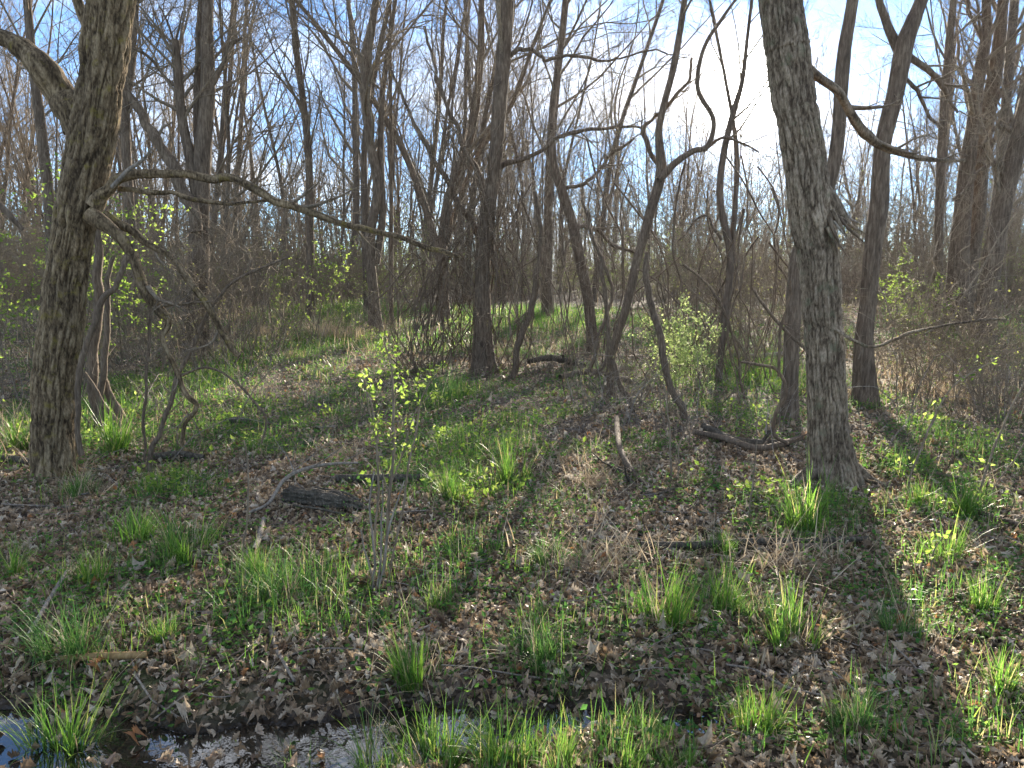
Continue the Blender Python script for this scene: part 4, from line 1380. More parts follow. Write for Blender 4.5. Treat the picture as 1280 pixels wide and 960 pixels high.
for (px, py, hw, hh, w) in GREEN:
    c = gnd(px, min(py, 958))
    a_ = gnd(px, max(py - hh, 368))
    b_ = gnd(px, min(py + hh, 958))
    _g.append((c[0], 0.5 * (a_[1] + b_[1]), hw * c[1] / FPX, max(0.15, 0.5 * (a_[1] - b_[1])), w))


def green(x, y):
    r = np.zeros(np.shape(x))
    for (cx, cy, rx, ry, w) in _g:
        q = ((x - cx) / rx) ** 2 + ((y - cy) / ry) ** 2
        r = np.maximum(r, w * np.exp(-q * 0.8))
    n = fbm(x * 1.6, y * 1.6, 0, 61, 3)
    return np.clip(r * (0.4 + 1.2 * n) + 1.6 * np.clip(n - 0.47, 0, 1), 0, 1.4)


def sample(n, dmin, dmax, p=1.0, pad=1.7, half=0.76, rng=RNG):
    n = int(n)
    """points on the ground, thinning with distance by 1/d**p relative to area"""
    u = rng.random(n)
    e = 2 - p
    d = (dmin ** e + u * (dmax ** e - dmin ** e)) ** (1 / e) if abs(e) > 1e-6 else dmin * (dmax / dmin) ** u
    x = rng.uniform(-1, 1, n) * (half * d + pad)
    return x, d


# ------------------------------------------------------------------ fallen leaves
def oak_outline():
    # lobed outline, unit length along +x
    xs = [0, .10, .20, .30, .38, .48, .56, .66, .74, .84, 1.0]
    ws = [.015, .05, .17, .13, .25, .17, .28, .18, .23, .13, .01]
    return np.array(xs), np.array(ws)


def leaf_batch(mb, C, size, rng, detailed=True, tilt=0.45, yaw=None):
    m = len(C)
    if detailed:
        xs, ws = oak_outline()
    else:
        xs, ws = np.array([0, .3, .65, 1.0]), np.array([.02, .22, .24, .02])
    n = len(xs)
    size = np.broadcast_to(size, (m,)) * rng.uniform(0.65, 1.25, m)
    asp = rng.uniform(0.75, 1.25, m)
    curlx = rng.normal(0, 1.5, m)
    curly = rng.normal(0.7, 1.2, m)
    X = np.repeat((xs - 0.5)[None], m, 0)
    jit = 1 + rng.normal(0, 0.22, (m, n))
    jit2 = 1 + rng.normal(0, 0.22, (m, n))
    Lw, Rw = ws[None] * asp[:, None] * jit, ws[None] * asp[:, None] * jit2
    off = rng.normal(0, 0.03, (m, n))
    pts = []
    for side, W in ((0, 0 * Lw), (1, Lw), (-1, Rw)):
        x = X + (off if side == 0 else 0)
        yv = side * W
        z = curlx[:, None] * x ** 2 + curly[:, None] * np.abs(yv) * 0.9 + rng.normal(0, 0.03, (m, n)) + 0.12 * np.sin(x * 9 + curlx[:, None] * 5) * yv
        pts.append(np.stack([x, yv, z], -1))
    Pl = np.stack(pts, 2) * size[:, None, None, None]     # m,n,3(side),3
    a = rng.uniform(0, 6.283, m) if yaw is None else yaw
    tx, ty = rng.normal(0, tilt, m), rng.normal(0, tilt, m)
    ca, sa = np.cos(a), np.sin(a)
    x, y, z = Pl[..., 0], Pl[..., 1], Pl[..., 2]
    c, s = np.cos(tx)[:, None, None], np.sin(tx)[:, None, None]
    y, z = y * c - z * s, y * s + z * c
    c, s = np.cos(ty)[:, None, None], np.sin(ty)[:, None, None]
    x, z = x * c + z * s, -x * s + z * c
    c, s = ca[:, None, None], sa[:, None, None]
    x, y = x * c - y * s, x * s + y * c
    z = z - z.reshape(m, -1).min(1)[:, None, None] * 0.75
    V = np.stack([x, y, z], -1) + C[:, None, None, :]
    idx = np.arange(m * n * 3).reshape(m, n, 3)
    A, B = idx[:, :-1], idx[:, 1:]
    F1 = np.stack([A[..., 0], B[..., 0], B[..., 1], A[..., 1]], -1).reshape(-1, 4)
    F2 = np.stack([A[..., 2], B[..., 2], B[..., 0], A[..., 0]], -1).reshape(-1, 4)
    mb.add(V.reshape(-1, 3), np.concatenate([F1, F2]))


def surf(x, y):
    z = gz(x, y)
    wet = (y > 1.9) & (y < 3.4) & (x > -4.5) & (x < 1.3)
    return np.where(wet, np.maximum(z, WATER_Z + 0.002), z)


def under_water(x, y):
    return (gz(x, y) < WATER_Z + 0.004) & (y < 3.4) & (x < 1.3)


def fallen_leaves():
    mb = MB()
    x, y = sample(47000, 1.9, 7.0, 0.9)
    keep = RNG.random(len(x)) < np.where(under_water(x, y), 0.11, 1.0 - 0.45 * np.clip(green(x, y), 0, 1))
    x, y = x[keep], y[keep]
    C = np.stack([x, y, surf(x, y) + RNG.uniform(0.0, 0.012, len(x))], 1)
    leaf_batch(mb, C, 0.047, RNG, True, 0.6)
    x, y = sample(38000, 2.0, 9.0, 1.0)
    keep = ~under_water(x, y)
    x, y = x[keep], y[keep]
    leaf_batch(mb, np.stack([x, y, gz(x, y) + RNG.uniform(0.0, 0.02, len(x))], 1), 0.026, RNG, False, 0.7)
    x, y = sample(30000, 7.0, 24, 1.0)
    keep = RNG.random(len(x)) < 1.0 - 0.6 * np.clip(green(x, y), 0, 1)
    x, y = x[keep], y[keep]
    C = np.stack([x, y, gz(x, y) + RNG.uniform(0.0, 0.012, len(x))], 1)
    leaf_batch(mb, C, 0.06, RNG, False, 0.5)
    tag(link("leaf_litter", mb.mesh("leaf_litter", M_DLEAF, smooth=False)), "brown and grey fallen oak leaves covering the woodland floor", "leaves", kind='stuff')
    # the largest leaves, each its own
    kinds = [((0.42, 0.35, 0.26), "pale grey tan fallen oak leaf, curled, lying on the near leaf litter", "pale fallen leaves"),
             ((0.30, 0.215, 0.15), "mid tan fallen oak leaf, curled, lying on the near leaf litter", "tan fallen leaves"),
             ((0.17, 0.11, 0.07), "dark brown fallen oak leaf, curled, lying on the near leaf litter", "dark brown fallen leaves"),
             ((0.30, 0.135, 0.05), "orange brown fallen oak leaf, curled, lying on the near leaf litter", "orange brown fallen leaves")]
    meshes = []
    for ci, (c, lab, grp) in enumerate(kinds):
        mm = leafmat("single_leaf", [(0.0, c), (1.0, c)], 0.22, 0.55, 0.4, 1.3, True)
        for q in range(4):
            mb = MB()
            leaf_batch(mb, np.zeros((1, 3)), 0.068, RNG, True, 0.3, np.zeros(1))
            meshes.append((mb.mesh("fallen_leaf", mm, smooth=False), lab, grp))
    x, y = sample(700, 2.35, 4.3, 0.6, pad=-0.15, half=0.66)
    pts = []
    for a, b in zip(x, y):
        if len(pts) >= 240:
            break
        if green(a, b) > 0.75 or any((a - c) ** 2 + (b - d) ** 2 < 0.0095 for c, d in pts):
            continue
        if under_water(a, b) and RNG.random() < 0.9:
            continue
        pts.append((a, b))
    for a, b in pts:
        k = RNG.choice(4, p=[.3, .4, .22, .08])
        me, lab, grp = meshes[k * 4 + RNG.integers(0, 4)]
        o = link("fallen_leaf", me, loc=(a, b, float(surf(a, b)) + 0.014))
        o.rotation_euler = (RNG.normal(0, .2), RNG.normal(0, .2), RNG.uniform(0, 6.28))
        o.scale = (RNG.uniform(.75, 1.1),) * 3
        tag(o, lab, "leaf", grp)


fallen_leaves()


# ------------------------------------------------------------------ grass
def blades(mb, B, az, lean, curv, Lg, W, ns=5, twist=None):
    m = len(B)
    t = np.linspace(0, 1, ns)
    ang = lean[:, None] + curv[:, None] * t[None] ** 1.4
    ds = Lg[:, None] / (ns - 1)
    h = np.concatenate([np.zeros((m, 1)), np.cumsum(np.sin(ang[:, :-1]) * ds, 1)], 1)
    z = np.concatenate([np.zeros((m, 1)), np.cumsum(np.cos(ang[:, :-1]) * ds, 1)], 1)
    c, s = np.cos(az)[:, None], np.sin(az)[:, None]
    Cn = np.stack([B[:, :1] + h * c, B[:, 1:2] + h * s, B[:, 2:3] + z], -1)
    w = W[:, None] * np.maximum(0.04, (1 - t[None] ** 2.0)) * np.minimum(1, 0.55 + t[None] * 2)
    tw = (RNG.normal(0, 0.6, m) if twist is None else twist)[:, None] * t[None]
    wx, wy = -s * np.cos(tw), c * np.cos(tw)
    wz = np.sin(tw) * 0.6
    Wv = np.stack([wx, wy, wz], -1) * w[..., None] * 0.5
    V = np.stack([Cn - Wv, Cn + Wv], 2).reshape(-1, 3)
    idx = np.arange(m * ns * 2).reshape(m, ns, 2)
    F = np.stack([idx[:, :-1, 0], idx[:, :-1, 1], idx[:, 1:, 1], idx[:, 1:, 0]], -1).reshape(-1, 4)
    mb.add(V, F)


def tuft_mesh(seed, n, rad, Lm, m, W=0.006, lean=0.35, curv=0.9):
    r = np.random.default_rng(seed)
    k = 5
    ca, cq = r.uniform(0, 6.283, k), np.sqrt(r.random(k)) * rad
    ch = r.uniform(0.55, 1.1, k)
    ci = r.choice(k, n, p=nrm(r.uniform(0.3, 1, k)) ** 2)
    B = np.stack([np.cos(ca[ci]) * cq[ci] + r.normal(0, 0.022, n), np.sin(ca[ci]) * cq[ci] + r.normal(0, 0.022, n), np.full(n, -0.012)], 1)
    az = ca[ci] + r.normal(0, 1.1, n)
    mb = MB()
    ln = np.abs(r.normal(lean * 0.5, lean * 0.7, n)) + 0.2 * cq[ci] / rad
    blades(mb, B, az, ln, r.gamma(2.0, 0.35, n) * curv, Lm * ch[ci] * r.beta(3, 2, n) * 1.45, W * r.uniform(0.5, 1.2, n), 6)
    return mb.mesh("blades", m)


G_MESH = [tuft_mesh(400 + i, 170, 0.10, 0.30, M_GRASS, 0.007, lean=0.36) for i in range(5)]
GD_MESH = [tuft_mesh(420 + i, 220, 0.13, 0.27, M_GRASS_D, 0.006, 0.45, 1.2) for i in range(3)]
S_MESH = [tuft_mesh(440 + i, 26, 0.07, 0.38, M_STRAW, 0.004, 0.8, 1.3) for i in range(3)]
TUFTS = [  # px, py of the base, width in px, kind, dry, label
    (160, 676, 76, 0, 0, "full bright green grass tuft below the left furrowed tree"),
    (232, 694, 66, 0, 1, "yellow green grass tuft right of the full tuft below the left tree"),
    (82, 952, 95, 0, 0, "tall bright grass tuft at the puddle's edge in the bottom left corner"),
    (112, 732, 52, 0, 0, "small grass tuft on leaf litter between the left edge and the yellow green tuft"),
    (14, 722, 40, 0, 0, "small grass tuft touching the left edge"),
    (100, 812, 80, 1, 1, "dark spreading grass tuft mixed with dry blades above the yellow stick"),
    (202, 800, 40, 0, 0, "little upright grass tuft right above the yellow stick"),
    (320, 722, 48, 0, 0, "thin upright grass tuft in the leaf litter left of the sapling"),
    (356, 752, 64, 1, 0, "soft dark grass tuft between the thin upright tuft and the sapling"),
    (522, 852, 90, 0, 1, "wide arching grass tuft on the bank above the puddle"),
    (552, 762, 52, 0, 0, "loose grass tuft right of the sapling's foot"),
    (688, 708, 48, 1, 0, "dense round grass tuft alone in the leaf litter at the centre"),
    (685, 826, 86, 1, 1, "broad dull green grass tuft at the centre above the puddle"),
    (838, 784, 92, 0, 1, "biggest bright grass tuft right of centre"),
    (900, 766, 66, 0, 0, "grass tuft leaning on the biggest bright tuft's right side"),
    (896, 690, 52, 0, 1, "grass tuft at the left end of the two fallen branches"),
    (990, 806, 76, 0, 1, "airy grass tuft with dry stems right of the biggest bright tuft"),
    (948, 918, 70, 0, 0, "neat fountain shaped grass tuft low in the right half"),
    (1066, 908, 76, 1, 1, "dull grass tuft with long dry straws right of the fountain shaped tuft"),
    (1010, 662, 78, 0, 1, "grass tuft in front of the grey furrowed tree"),
    (1156, 632, 42, 0, 0, "small glowing yellow green tuft right of the grey furrowed tree"),
    (1176, 700, 48, 0, 0, "sparse grass tuft on sunlit leaf litter at right"),
    (1126, 790, 56, 1, 0, "dark low grass tuft in the shade at right"),
    (1252, 868, 60, 0, 0, "grass tuft near the right edge above the bottom corner"),
    (1226, 770, 46, 0, 0, "little grass tuft near the right edge on a slope of leaves"),
    (806, 914, 50, 0, 1, "slim grass tuft beside the small puddle"),
    (540, 958, 100, 0, 0, "tall grass tuft on the near bank at the bottom, left of centre"),
    (628, 962, 90, 0, 0, "tall grass tuft on the near bank at the bottom centre"),
    (706, 965, 70, 0, 0, "shorter grass tuft on the near bank right of bottom centre"),
    (780, 968, 70, 0, 0, "grass tuft cut off by the bottom edge, below the slim tuft"),
    (850, 970, 60, 0, 0, "grass tuft cut off by the bottom edge, below the fountain shaped tuft"),
    (470, 965, 70, 0, 0, "low grass tuft in the puddle's near edge"),
    (380, 962, 46, 1, 0, "thin dark grass tuft standing in the big puddle"),
    (96, 620, 44, 1, 1, "long pale tuft hanging at the foot of the left furrowed tree"),
    (136, 566, 60, 0, 0, "sunlit grass tuft just right of the left tree's base"),
    (30, 560, 56, 0, 1, "sunlit tuft with dry blades left of the left tree's base"),
    (640, 600, 50, 0, 0, "sunlit grass tuft in the middle of the clearing"),
    (560, 625, 46, 0, 0, "small sunlit grass tuft right of the sapling"),
    (545, 500, 60, 1, 0, "dark green grass tuft in front of the vine wrapped tree"),
    (1200, 645, 50, 0, 0, "pair of low bright grass blades bunched right of the glowing tuft"),
    (945, 770, 56, 1, 0, "dull grass tuft between the biggest bright tuft and the airy tuft"),
]
for i, (px, py, w, kind, dry, lab) in enumerate(TUFTS):
    p = gnd(px, min(py, 1000))
    d = math.hypot(p[0], p[1])
    s = w * d / FPX / 0.30
    s = min(max(s, 0.5), 1.7)
    root = thing("grass_tuft", tuple(p), lab, "grass tuft", rz=RNG.uniform(0, 6.28))
    root.scale = (s, s, s * RNG.uniform(0.9, 1.1))
    link("blades", (GD_MESH if kind else G_MESH)[i % (3 if kind else 5)], root)
    if dry or i % 3 != 0:
        link("dry_blades", S_MESH[i % 3], root)


MOUND = []
for i in range(2):
    r = np.random.default_rng(460 + i)
    n = 420
    a, q = r.uniform(0, 6.283, n), np.sqrt(r.random(n)) * 0.3
    mb = MB()
    blades(mb, np.stack([np.cos(a) * q, np.sin(a) * q, np.full(n, -0.01)], 1), a + r.normal(0, 0.8, n), np.abs(r.normal(0.35, 0.4, n)), r.uniform(0.6, 2.2, n), r.uniform(0.25, 0.6, n), r.uniform(0.004, 0.008, n), 6)
    MOUND.append(mb.mesh("dry_blades", M_STRAW))
for i, (px, py, w, h, lab) in enumerate([
        (398, 394, 62, 1.0, "tan mound of dead grass at the back, left of the twisting tree"),
        (326, 388, 50, 1.0, "tan mound of dead grass at the foot of the thicket left of the back mound"),
        (438, 425, 56, 0.8, "flat tan tussock of dead grass in the middle of the clearing"),
        (422, 574, 44, 0.6, "small tan tussock of dead grass behind the rotten log"),
        (365, 448, 40, 0.7, "pale dry tussock in the sunlit herbs left of the middle"),
        (736, 605, 60, 0.6, "low mat of dry grass left of the dark branch at the crooked tree"),
        (742, 712, 80, 0.5, "flattened mat of dry straw in front of the long dark branch"),
        (1000, 712, 70, 0.5, "flattened dry straw under the two fallen branches at right"),
        (1195, 500, 60, 0.9, "pinkish dry tussock at the foot of the right brambles")]):
    p = gnd(px, py)
    if p[1] > 17:
        p = at(px, py, 17.0)
        p[2] = float(gz(p[0], p[1]))
    s_ = w * p[1] / FPX / 0.9
    root = thing("dry_grass_tuft", tuple(p), lab, "dry grass", rz=RNG.uniform(0, 6.28))
    root.scale = (s_, s_, s_ * h)
    link("dry_blades", MOUND[i % 2], root)


def grass_stuff():
    mb = MB()
    mbd = MB()
    # clumped field of blades
    n = 18000
    x, y = sample(n, 2.3, 28, 1.1)
    g = green(x, y)
    keep = RNG.random(n) < np.clip(g - 0.15, 0, 1) * 1.3
    x, y, g = x[keep], y[keep], g[keep]
    # young blades round every tuft, so that tufts run into the ground cover
    for (px, py, w, kind, dry, lab) in TUFTS:
        p = gnd(px, min(py, 1000))
        q = RNG.integers(3, 9)
        x = np.concatenate([x, p[0] + RNG.normal(0, 0.14, q)])
        y = np.concatenate([y, p[1] + RNG.normal(0, 0.14, q)])
        g = np.concatenate([g, RNG.uniform(0.2, 1.0, q)])
    m = len(x)
    k = 11
    ci = np.repeat(np.arange(m), k)
    sp = (0.035 + 0.008 * y[ci])
    bx = x[ci] + RNG.normal(0, 1, m * k) * sp
    by = y[ci] + RNG.normal(0, 1, m * k) * sp
    B = np.stack([bx, by, gz(bx, by) - 0.01], 1)
    ok = ~under_water(bx, by)
    far = np.clip((by - 6) / 10, 0, 1)
    Lg = RNG.uniform(0.05, 0.17, len(B)) * (0.7 + 0.7 * g[ci]) * (1 + 0.6 * far)
    W = RNG.uniform(0.0035, 0.0065, len(B)) * (1 + 1.0 * far)
    az, ln, cv = RNG.uniform(0, 6.283, len(B)), np.abs(RNG.normal(0.2, 0.25, len(B))), RNG.uniform(0.1, 1.1, len(B))
    B, Lg, W, az, ln, cv = B[ok], Lg[ok], W[ok], az[ok], ln[ok], cv[ok]
    light = RNG.random(len(B)) < 0.65
    blades(mb, B[light], az[light], ln[light], cv[light], Lg[light], W[light], 4)
    d = ~light
    blades(mbd, B[d], az[d], ln[d], cv[d], Lg[d], W[d], 4)
    tag(link("grass", mb.mesh("grass", M_GRASS)), "fresh green grass scattered through the clearing", "grass", kind='stuff')
    tag(link("grass", mbd.mesh("grass", M_GRASS_D)), "dull green grass mixed through the clearing", "grass", kind='stuff')
    # dead straw, mostly lying down
    mb = MB()
    n = 9000
    x, y = sample(n, 2.4, 20, 1.0)
    dn = fbm(x * 1.1, y * 1.1, 0, 88, 3)
    keep = (RNG.random(n) < np.clip((dn - 0.40) * 3, 0.05, 1)) & ~under_water(x, y)
    x, y = x[keep], y[keep]
    m = len(x)
    B = np.stack([x, y, gz(x, y) + 0.004], 1)
    blades(mb, B, RNG.normal(0.4, 1.5, m), RNG.uniform(0.7, 1.5, m), RNG.uniform(0.0, 0.5, m), RNG.uniform(0.12, 0.42, m), RNG.uniform(0.002, 0.0042, m) * (1 + np.clip((y - 6) / 12, 0, 1)), 5)
    # upright tan stalks in the middle distance
    for (px, py, sx, sy, nn, hh) in [(300, 395, 60, 14, 900, 0.5), (450, 425, 40, 12, 350, 0.35), (230, 430, 50, 15, 500, 0.5), (735, 590, 40, 18, 350, 0.25), (20, 430, 40, 20, 400, 0.5), (1000, 400, 200, 12, 500, 0.5),
                                     (750, 700, 45, 12, 260, 0.3), (990, 710, 40, 14, 200, 0.3), (15, 550, 30, 20, 150, .35), (100, 615, 20, 14, 100, .3), (1180, 480, 70, 22, 700, 0.4), (430, 565, 30, 10, 160, .2), (330, 380, 30, 6, 300, .6), (420, 412, 30, 5, 260, .4), (390, 385, 25, 5, 260, .5), (560, 440, 60, 12, 300, .3), (680, 430, 60, 14, 400, .35), (120, 420, 50, 16, 350, .5), (860, 470, 60, 18, 300, .3), (400, 480, 80, 16, 350, .25)]:
        pts = np.array([gnd(RNG.normal(px, sx), max(372, RNG.normal(py, sy))) for _ in range(nn)])
        ln = np.abs(RNG.normal(0.45 if hh > .3 else 1.0, 0.35, nn))
        blades(mb, pts, RNG.uniform(0, 6.28, nn), ln, RNG.uniform(0, 0.9, nn), hh * RNG.uniform(0.5, 1.2, nn), RNG.uniform(0.003, 0.006, nn) * (1 + pts[:, 1] / 14), 5)
    tag(link("dry_grass", mb.mesh("dry_grass", M_STRAW)), "dead straw coloured grass lying among the fallen leaves", "dry grass", kind='stuff')


grass_stuff()


def herbs():
    mb = MB()
    n = 42000
    x, y = sample(n, 2.4, 24, 1.2)
    g = green(x, y)
    keep = (RNG.random(n) < np.clip(g + 0.03 + 0.5 * (fbm(x * 2.4, y * 2.4, 0, 93, 2) > 0.60), 0, 1) * 0.75) & ~under_water(x, y)
    x, y = x[keep], y[keep]
    m = len(x)
    k = 9
    ci = np.repeat(np.arange(m), k)
    sp = 0.03 + 0.004 * y[ci]
    bx, by = x[ci] + RNG.normal(0, 1, m * k) * sp, y[ci] + RNG.normal(0, 1, m * k) * sp
    h = RNG.gamma(2.0, 0.016, m * k) + 0.008
    C = np.stack([bx, by, gz(bx, by) + h], 1)
    leaf_quads(mb, C, 0.024 + 0.0014 * by, RNG, 0.65)
    tag(link("ground_herbs", mb.mesh("ground_herbs", M_HERB, smooth=False)), "low dark green herbs creeping between the fallen leaves", "herbs", kind='stuff')
    # taller sunlit herbs of the middle distance
    mb = MB()
    n = 8000
    x, y = sample(n, 5.0, 24, 1.0)
    g = green(x, y)
    keep = RNG.random(n) < np.clip(g - 0.25, 0, 1)
    x, y = x[keep], y[keep]
    m = len(x)
    k = 8
    ci = np.repeat(np.arange(m), k)
    bx, by = x[ci] + RNG.normal(0, 0.05, m * k), y[ci] + RNG.normal(0, 0.05, m * k)
    C = np.stack([bx, by, gz(bx, by) + RNG.uniform(0.02, 0.16, m * k)], 1)
    leaf_quads(mb, C, 0.05, RNG, 0.4)
    tag(link("ground_herbs", mb.mesh("ground_herbs", M_NEWLEAF, smooth=False)), "taller yellow green herbs lit by the sun in the clearing", "herbs", kind='stuff')


herbs()


def twig_litter():
    mb = MB()
    n = 5200
    x, y = sample(n, 2.4, 18, 1.0)
    keep = ~under_water(x, y) & ~under_water(x, y - 0.12) & ~under_water(x, y + 0.12)
    x, y = x[keep], y[keep]
    n = len(x)
    a = RNG.uniform(0, 6.283, n)
    Lg = RNG.gamma(2.2, 0.11, n) + 0.05
    t = np.linspace(-0.5, 0.5, 6)
    bend = RNG.normal(0, 0.12, n)
    px = x[:, None] + np.cos(a)[:, None] * Lg[:, None] * t - np.sin(a)[:, None] * (bend * Lg)[:, None] * (1 - 4 * t ** 2)
    py = y[:, None] + np.sin(a)[:, None] * Lg[:, None] * t + np.cos(a)[:, None] * (bend * Lg)[:, None] * (1 - 4 * t ** 2)
    pz = surf(px, py) + 0.012 + RNG.uniform(0, 0.05, n)[:, None] * (t + 0.5)
    R = RNG.gamma(2, 0.0014, n)[:, None] * (1.1 - 0.7 * (t + 0.5)) + 0.0012
    P = np.stack([px, py, pz], -1)
    pale = RNG.random(n) < 0.45
    tubes(mb, P[pale], R[pale], 4)
    tag(link("twig_litter", mb.mesh("twig_litter", M_DEAD)), "pale dead twigs strewn over the leaf litter", "twigs", kind='stuff')
    mb = MB()
    tubes(mb, P[~pale], R[~pale], 4)
    tag(link("twig_litter", mb.mesh("twig_litter", M_VINE)), "dark dead twigs strewn over the leaf litter", "twigs", kind='stuff')


twig_litter()


# ------------------------------------------------------------------ fallen branches and logs
def ground_stick(name, label, path, m, lift=0.024, cat='branch', k=10, kids=0, kl=0.4, seed=5, amp=0.005):
    rows = []
    for q in path:
        p = gnd(q[0], q[1])
        r = 0.58 * q[2] * math.hypot(p[0], p[1]) / FPX
        rows.append([p[0], p[1], p[2] + r * 0.75 + lift + (q[3] if len(q) > 3 else 0), r])
    rows = np.array(rows)
    base = rows[len(rows) // 2, :3].copy()
    root = thing(name, tuple(base), label, cat)
    mb = MB()
    Lr = np.sum(np.linalg.norm(np.diff(rows[:, :3], axis=0), axis=1))
    hero_trunk(mb, rows, k, max(0.012, Lr / 120), amp=amp, flare=0.0, seed=seed, cap=True)
    # close the near end as well
    link("stem" if cat != 'log' else "wood", mb.mesh("wood", m, base, True, 'ridge'), root)
    if kids:
        g = Grow(seed, up=0.02, kids=(0, kids, 4, 3), top=4, rmin=0.002)
        C = spline(rows, 14)
        D = nrm(np.gradient(C[:, :3], axis=0))
        g.kidson([tuple(q) for q in C[:, :3]], [tuple(q) for q in D], list(C[:, 3] * 0.7), kl / 0.5, 1, 0.2, kids)
        mb = MB()
        g.emit(mb, 2, 4)
        if mb.v:
            tag(link("twigs", mb.mesh("twigs", m, base), root), kind="stuff")
    return root


lg = ground_stick("rotten_log", "big dark rotten log with split grooves lying left of the sapling", [(460, 640, 5), (448, 638, 14), (430, 636, 22), (405, 632, 25), (380, 629, 25), (360, 627, 24)], M_LOG, cat='log', k=64, amp=0.05, lift=-0.01)
lg.scale = (1, 1, 0.72)
for path, w in [([(380, 619), (410, 622), (440, 629)], 4), ([(368, 630), (400, 634), (436, 639)], 5), ([(395, 613), (425, 618), (448, 626)], 4)]:
    rows = []
    for px, py in path:
        q = gnd(px, py + 10)
        rows.append([q[0], q[1] - 0.02, q[2] + 0.105 - (py - 612) * 0.003, w * q[1] / FPX / 2])
    mb = MB()
    hero_trunk(mb, np.array(rows), 8, 0.015, amp=0.006, flare=0, seed=w, cap=True, wander=0.05)
    link("bark_strip", mb.mesh("bark_strip", M_LOG, lg.location, True, 'ridge'), lg)
ground_stick("rotten_log", "flat dark log half buried behind the rotten log", [(420, 606, 9), (470, 606, 10), (530, 604, 8)], M_LOG, cat='log', k=16, amp=0.01)
ground_stick("fallen_branch", "pale bent branch arching over the rotten log", [(312, 650, 3, .02), (337, 645, 3.5, .06), (357, 630, 4, .14), (385, 618, 4, .16), (415, 610, 3.5, .15), (448, 606, 2.5, .14)], M_DEAD, kids=4, k=10)
ground_stick("peeled_stick", "peeled yellow stick on wet leaves above the big puddle", [(78, 833, 6), (120, 831, 8), (150, 830, 8), (184, 828, 7)], M_YSTICK, cat='stick', k=12, amp=0.002)
ground_stick("fallen_branch", "long dark branch lying across the leaves right of centre", [(800, 690, 9), (870, 690, 9), (950, 685, 8), (1030, 684, 7), (1085, 680, 5)], M_LOG, k=12)
ground_stick("fallen_branch", "shorter brown branch lying just below the long dark one", [(965, 692, 7), (1000, 692, 8), (1045, 690, 6)], M_BARK, k=12)
ground_stick("fallen_branch", "thick bark covered branch curving down at the foot of the crooked tree", [(745, 562, 8), (758, 580, 10), (778, 596, 11), (798, 612, 10), (835, 629, 8)], M_LOG, k=16, kids=4, lift=-0.03)
ground_stick("fallen_branch", "curving dead branch crossing behind the thick bark covered branch", [(770, 540, 6, .1), (775, 575, 7, .05), (800, 605, 5), (840, 622, 4)], M_BARK, k=10, kids=2)
ground_stick("fallen_branch", "pile's lowest dark branch left of the grey furrowed tree", [(880, 540, 9), (910, 556, 10), (945, 562, 10), (985, 560, 8)], M_LOG, k=12, kids=2)
ground_stick("fallen_branch", "long brown branch on the dark pile left of the grey furrowed tree", [(868, 552, 6, .05), (905, 562, 7, .06), (950, 572, 7, .04), (1000, 560, 6, .05)], M_BARK, k=12, kids=3)
ground_stick("fallen_branch", "grey fallen pole lying far left behind the grey furrowed tree", [(915, 455, 5, .1), (950, 456, 5, .1), (990, 453, 5, .1)], M_DEAD, k=10)
ground_stick("fallen_branch", "thin dark fallen branch running right from the grey furrowed tree's root", [(1092, 575, 5), (1140, 592, 5), (1190, 602, 4), (1260, 618, 4), (1300, 628, 3)], M_BARK, k=10, kids=4)
ground_stick("fallen_branch", "thin fallen branch sloping through the leaves at the right edge", [(1200, 640, 4), (1240, 652, 5), (1290, 668, 5)], M_BARK, k=10, kids=3)
ground_stick("fallen_branch", "dark stick lying left of the left tree on the leaf litter", [(-10, 580, 7), (20, 581, 7), (42, 584, 6)], M_LOG, k=10)
ground_stick("fallen_branch", "low dark branch lying in the herbs right of the left tree", [(190, 578, 7), (225, 575, 8), (255, 578, 6)], M_LOG, k=10)
ground_stick("fallen_branch", "short dark branch in the sunlit herbs of the clearing", [(282, 532, 6), (300, 531, 7), (312, 532, 6)], M_LOG, k=10)
ground_stick("fallen_branch", "dark branch heap's top stick near the vine wrapped tree", [(660, 462, 6, .08), (690, 458, 7, .08), (730, 466, 6, .05)], M_LOG, k=10, kids=3)
ground_stick("fallen_branch", "slim grey twig lying across leaves below the airy tuft", [(905, 838, 2.5), (945, 846, 3), (980, 866, 3), (1040, 880, 2)], M_DEAD, k=8)
ground_stick("fallen_branch", "thick short stick on the litter left of the sapling", [(318, 695, 6), (324, 680, 6), (330, 655, 5)], M_DEAD, k=10)
ground_stick("fallen_branch", "thin stick poking over the near leaves at left", [(35, 805, 4), (60, 770, 4, .03), (85, 735, 3, .06)], M_DEAD, k=8)
ground_stick("fallen_branch", "fallen limb lying behind the crooked tree", [(700, 480, 6, .05), (740, 476, 7, .08), (790, 486, 6, .04)], M_VINE, k=10, kids=4)

